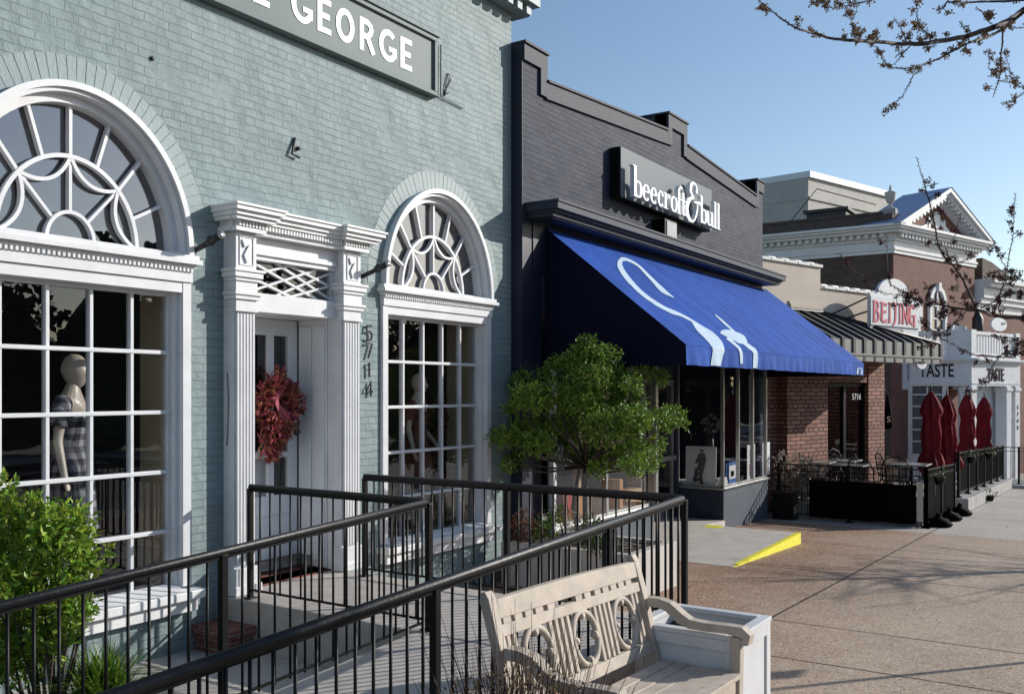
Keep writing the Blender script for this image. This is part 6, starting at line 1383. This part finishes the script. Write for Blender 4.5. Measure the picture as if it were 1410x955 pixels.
# dry leafy climber in the near corner, ornamental grass
def leafball(name, label, cat, c, rs, m, l, wd, seed, stem='bark'):
    t = thing(name, label, cat, (c[0], c[1], gz(c[0]))); mb = MB(); r = random.Random(seed)
    for (dx, dy, dz, rr, n) in rs: clump(mb, (c[0] + dx, c[1] + dy, gz(c[0]) + dz), rr, n, l, wd, r)
    mb.build('foliage', M[m], t, fix=False); mb = MB()
    for (dx, dy, dz, rr, n) in rs: mb.tube([(c[0], c[1], gz(c[0])), (c[0] + dx * .6, c[1] + dy * .6, gz(c[0]) + dz * .6), (c[0] + dx, c[1] + dy, gz(c[0]) + dz)], [.015, .01, .005], 5)
    mb.build('stems', M[stem], t)
leafball('dry_shrub', 'shrub with pale dry leaves in the near patio corner beside the bay window', 'shrub', (19.1, -.55), [(0, 0, .3, .3, 260), (.0, .1, .7, .3, 300), (.1, -.1, 1.0, .28, 300), (-.1, -.3, .5, .25, 240), (.2, -.5, .9, .2, 160), (0, .25, 1.15, .18, 150)], 'leaf_dry', .07, .035, 61)
t = thing('black_planter', 'tall black planter at the near end of the patio fence', 'planter', (18.45, -.35, gz(18.5))); mb = MB(); mb.box(18.3, 18.66, -.75, -.35, gz(18.5), gz(18.5) + .5); mb.box(18.27, 18.69, -.78, -.32, gz(18.5) + .5, gz(18.5) + .55); mb.build('tub', M['black'], t)
c = atd(1226, 655, 23.2); tuft('pale dry ornamental grass beside the right brick pier', (c.x, c.y, gz(c.x) + .3), 1.1, 380, .5, 'leaf_dry', 71, 'ornamental_grass', .012)
leafball('dark_shrub', 'dark low shrub at the foot of the right brick pier', 'shrub', (22.6, -2.0), [(0, 0, .4, .35, 260), (.4, 0, .35, .3, 220), (.9, -.1, .45, .35, 240)], 'leaf_dark', .06, .03, 72)
t = thing('wall_flag', 'dark folded flag with pale letter S hanging beside the right brick pier', 'flag', fb(5.2, .4, 1.3)); mb = MB(); c1 = atd(1222, 575, 23.0)
mb.lathe([(.03, -.28), (.09, -.24), (.10, -.05), (.07, .25), (.03, .5), (.01, .58)], c1, 12, lambda a, j: 1 + .25 * math.sin(3 * a)); mb.build('cloth', M['black_cloth'], t)
mb = text_mb('S', .2, .002, lambda x, y, z: c1 + Vector((-.18 + z, -.02 - x * 1, -.1 + y))); mb.build('letter', M['paper_white'], t)
mb = MB(); mb.tube([c1 + Vector((0, 0, .6)), c1 + Vector((.1, .3, 1.0))], .012, 5); mb.build('pole', M['black'], t)

# ================================================================== STREET TREE WITH BUDDING BRANCHES
r = random.Random(77)
def branchset(t, lists, sc, ox_, oy_, dep, buds, bm, br, small):
    mbk = MB(); mbb = MB()
    for pts, w0, w1, dd, nb in lists:
        P = []; m = len(pts)
        for i, (x, y) in enumerate(pts): P.append(atd(ox_ + x / sc, oy_ + y / sc, dep + dd + .35 * math.sin(i * .9 + x * .01)))
        # subdivide and roughen
        Q = [P[0]]
        for a, b in zip(P, P[1:]):
            for k in (.25, .5, .75, 1): Q.append(a.lerp(b, k) + rdir(r) * .0025 * (k < 1))
        mbk.tube(Q, [(w0 + (w1 - w0) * i / (len(Q) - 1)) * .62 for i in range(len(Q))], 6)
        L = sum((b - a).length for a, b in zip(Q, Q[1:])); 
        # knots and pairs of buds along the twig, full clusters at spurs
        for i in range(int(nb * 1.7)):
            k = r.random() * (len(Q) - 1); a = Q[int(k)].lerp(Q[min(int(k) + 1, len(Q) - 1)], k % 1); s_ = rdir(r) * r.uniform(.01, .045); c = a + s_
            mbk.tube([a, c], [.002, .0015], 4)
            for j in range(r.randint(12, 20)):
                q = c + rdir(r) * r.uniform(.004, .021 * buds); mbk.tube([c, q], [.0007, .0005], 3, cap=False)
                for e_ in range(3): leaf(mbb, q, rdir(r), .0115 * buds, .0065 * buds, r)
        n = int(L / .035)
        for i in range(n):
            k = (i + .5) / n * (len(Q) - 1); a = Q[int(k)].lerp(Q[min(int(k) + 1, len(Q) - 1)], k % 1); sd = rdir(r) * (small * .011)
            mbk.tube([a - sd, a, a + sd], [.0018 * small, .001, .0018 * small], 4)
    mbk.build('branches', M[bm], t); mbb.build('buds', M[br], t, fix=False)
tt = (6.9, -7.3, gz(6.9))
t1 = thing('maple_tree', 'street maple whose budding branches hang into the top right of the picture', 'tree', tt)
top = [([(50, 0), (100, 40), (175, 100), (240, 140), (330, 170), (420, 195), (520, 205), (640, 212), (760, 222), (880, 222), (1000, 205), (1120, 180), (1240, 140), (1330, 100), (1396, 50), (1700, -120), (2200, -300)], .003, .03, 0, 14),
       ([(650, 235), (680, 300), (720, 345), (800, 348), (880, 330), (960, 300), (1040, 255), (1120, 215), (1210, 190), (1290, 150), (1396, 60), (1700, -100)], .002, .016, .05, 9),
       ([(705, 570), (740, 525), (780, 490), (820, 420), (850, 345)], .0015, .004, .05, 2), ([(740, 330), (780, 275), (830, 220)], .002, .005, 0, 1), ([(740, 90), (775, 150), (800, 210)], .002, .005, 0, 3),
       ([(850, 0), (855, 70), (865, 130), (930, 190)], .003, .006, .03, 6), ([(490, 30), (525, 100), (540, 200)], .002, .004, 0, 5), ([(345, 0), (400, 40), (460, 45), (540, 20), (600, 10)], .002, .003, -.1, 5), ([(525, 100), (550, 50)], .0015, .002, 0, 0),
       ([(1070, 110), (1090, 140), (1110, 170)], .002, .004, 0, 1), ([(1150, 40), (1200, 70), (1240, 140)], .002, .004, 0, 3), ([(980, 45), (1010, 10), (1100, 12), (1250, 8), (1396, 0), (1700, -160)], .004, .014, .2, 3),
       ([(1240, 490), (1262, 430), (1270, 400), (1280, 300), (1290, 150)], .003, .008, 0, 2), ([(1270, 410), (1330, 415), (1396, 445), (1500, 500)], .003, .003, 0, 2), ([(1280, 525), (1340, 510), (1396, 470), (1500, 400)], .002, .003, 0, 3),
       ([(1215, 260), (1220, 350), (1250, 385), (1270, 400)], .0015, .002, 0, 3), ([(1300, 260), (1325, 360), (1396, 440)], .0015, .002, 0, 3), ([(1320, 145), (1396, 140), (1500, 130)], .002, .003, 0, 1), ([(1110, 220), (1090, 280)], .003, .001, 0, 2), ([(900, 260), (950, 225)], .002, .002, 0, 1), ([(600, 205), (660, 170)], .002, .001, 0, 3), ([(560, 205), (580, 160)], .002, .001, 0, 3)]
branchset(t1, top, 3.674, 1030, 0, 5.0, 1.25, 'bark', 'bud_brown', 1.0)
mid = [([(998, 855), (900, 855), (820, 845), (720, 810), (600, 800), (480, 775), (350, 750), (300, 715), (200, 660)][::-1] + [(1150, 850), (1500, 840), (2000, 760)], .003, .022, 0, 22),
       ([(710, 800), (680, 730), (640, 640), (590, 560), (520, 490), (480, 400), (465, 300), (430, 150), (405, 60), (385, 0), (355, -105)], .012, .0015, .05, 9),
       ([(560, 540), (530, 440), (580, 380), (620, 240)], .004, .0015, .05, 6), ([(810, 840), (850, 740), (880, 640), (900, 540), (930, 380), (940, 240), (945, 110)], .006, .0015, -.1, 12), ([(890, 560), (850, 490), (810, 390)], .003, .0015, -.1, 3),
       ([(640, 850), (560, 910), (500, 950), (440, 1000), (370, 1050)], .005, .003, .1, 5), ([(740, 800), (830, 755), (890, 710), (998, 715), (1100, 700)], .004, .006, -.05, 8), ([(180, 350), (180, 480), (185, 620), (200, 660)], .0015, .003, 0, 4), ([(-110, 470), (-20, 570), (50, 630), (110, 680)], .0015, .003, .1, 2), ([(110, 680), (160, 712), (340, 735)], .002, .002, 0, 2),
       ([(630, 520), (700, 480), (660, 510), (580, 540)], .002, .002, 0, 4), ([(780, 590), (850, 575), (998, 580)], .002, .003, -.1, 5), ([(930, 600), (998, 640), (1100, 700)], .003, .003, -.1, 4), ([(400, 640), (430, 700), (440, 770)], .0015, .002, .1, 4), ([(300, 660), (310, 720), (340, 750)], .002, .002, 0, 5), ([(200, 790), (280, 770), (350, 750)], .002, .002, 0, 3), ([(400, 890), (440, 940), (520, 950)], .0015, .002, 0, 3), ([(600, 800), (530, 850), (480, 820)], .003, .002, 0, 6), ([(690, 810), (640, 770), (560, 760)], .003, .002, 0, 6), ([(600, 700), (600, 640), (590, 560)], .002, .002, 0, 4)]
branchset(t1, [(a, b, c, d, e * .6) for a, b, c, d, e in mid], 4.34, 1180, 240, 4.6, .95, 'bark', 'bud_red', 1.0)
low = [([(340, 20), (420, 90), (520, 145), (600, 180), (720, 185), (800, 150), (845, 120), (1000, 60), (1300, -100)], .0018, .007, .1, 8), ([(540, 370), (590, 365), (620, 350), (660, 290), (690, 230), (720, 185)], .0012, .003, .1, 3), ([(700, 85), (740, 110), (845, 110), (1000, 90)], .0015, .003, 0, 5), ([(845, 140), (800, 180), (740, 190)], .003, .002, 0, 5)]
branchset(t1, low, 3.674, 1180, 440, 4.5, .9, 'bark', 'bud_red', 1.0)
mb = MB(); top_ = atd(1030 + 2200 / 3.674, -300 / 3.674, 5.3); m_ = atd(1180 + 2000 / 4.34, 240 + 760 / 4.34, 4.9)
mb.tube([tt, (6.85, -7.35, 1.2), (6.95, -7.3, 2.4), (6.85, -7.25, 4.0), (6.9, -7.3, 5.5)], [.15, .11, .10, .08, .05], 12); mb.tube([(6.9, -7.3, 3.0), ((6.9 + top_.x) / 2, (top_.y - 7.3) / 2, 3.5), top_], [.06, .04, .022], 8); mb.tube([(6.9, -7.3, 1.9), ((6.9 + m_.x) / 2, (m_.y - 7.3) / 2, 2.25), m_], [.05, .035, .018], 8); mb.build('trunk', M['bark'], t1)
# second street tree, out of frame to the right; only its shade reaches the pavement
c0 = (19.2, -9.2); t2 = thing('street_tree', 'bare young street tree beyond the right edge whose twig shadows fall on the sidewalk', 'tree', (c0[0], c0[1], gz(c0[0]))); mb = MB(); r = random.Random(8); z0 = gz(c0[0])
mb.tube([(c0[0], c0[1], z0), (c0[0] + .05, c0[1], z0 + 2.2), (c0[0], c0[1] + .1, z0 + 4.2)], [.10, .08, .03], 8); mb.build('trunk', M['bark'], t2); mb = MB()
for i in range(46):
    z = r.uniform(1.9, 4.1); a = r.uniform(0, 6.28); L = r.uniform(.9, 2.2) * (1.2 - .2 * (z - 2)); st = Vector((c0[0], c0[1], z0 + z)); e_ = st + Vector((math.cos(a) * L, math.sin(a) * L, L * r.uniform(.1, .6))); mb.tube([st, st.lerp(e_, .5) + rdir(r) * .1, e_], [.022, .014, .004], 4)
    for k in range(7):
        q = st.lerp(e_, r.uniform(.25, 1)); mb.tube([q, q + rdir(r) * r.uniform(.3, .7) + Vector((0, 0, .15))], [.007, .003], 3)
mb.build('limbs', M['bark'], t2)
# sign post out of frame, whose shadow crosses the pavement
sp_ = thing('sign_post', 'parking sign post beyond the right edge whose long thin shadow crosses the sidewalk', 'sign post', (11.24, -7.35, gz(11))); mb = MB(); mb.tube([(11.24, -7.35, gz(11)), (11.05, -7.6, 2.35)], .03, 8); mb.build('pole', M['steel'], sp_)
mb = MB(); mb.box(11.09, 11.39, -7.32, -7.315, 1.9, 2.3); mb.build('sign_plate', M['steel'], sp_)

# dry leaf litter and grit on the paving
mb = MB(); r = random.Random(99)
for i in range(420):
    x = r.uniform(5, 26); y = -1.95 - abs(r.gauss(0, 1.3)) if r.random() < .6 else r.uniform(-6, -2)
    if y < -8: continue
    leaf(mb, Vector((x, y, gz(x) + .006)), Vector((r.uniform(-1, 1), r.uniform(-1, 1), .15)), r.uniform(.012, .035), r.uniform(.006, .018), r, .5)
o = mb.build('leaf_litter', M['leaf_dry'], fix=False); o['kind'] = 'stuff'
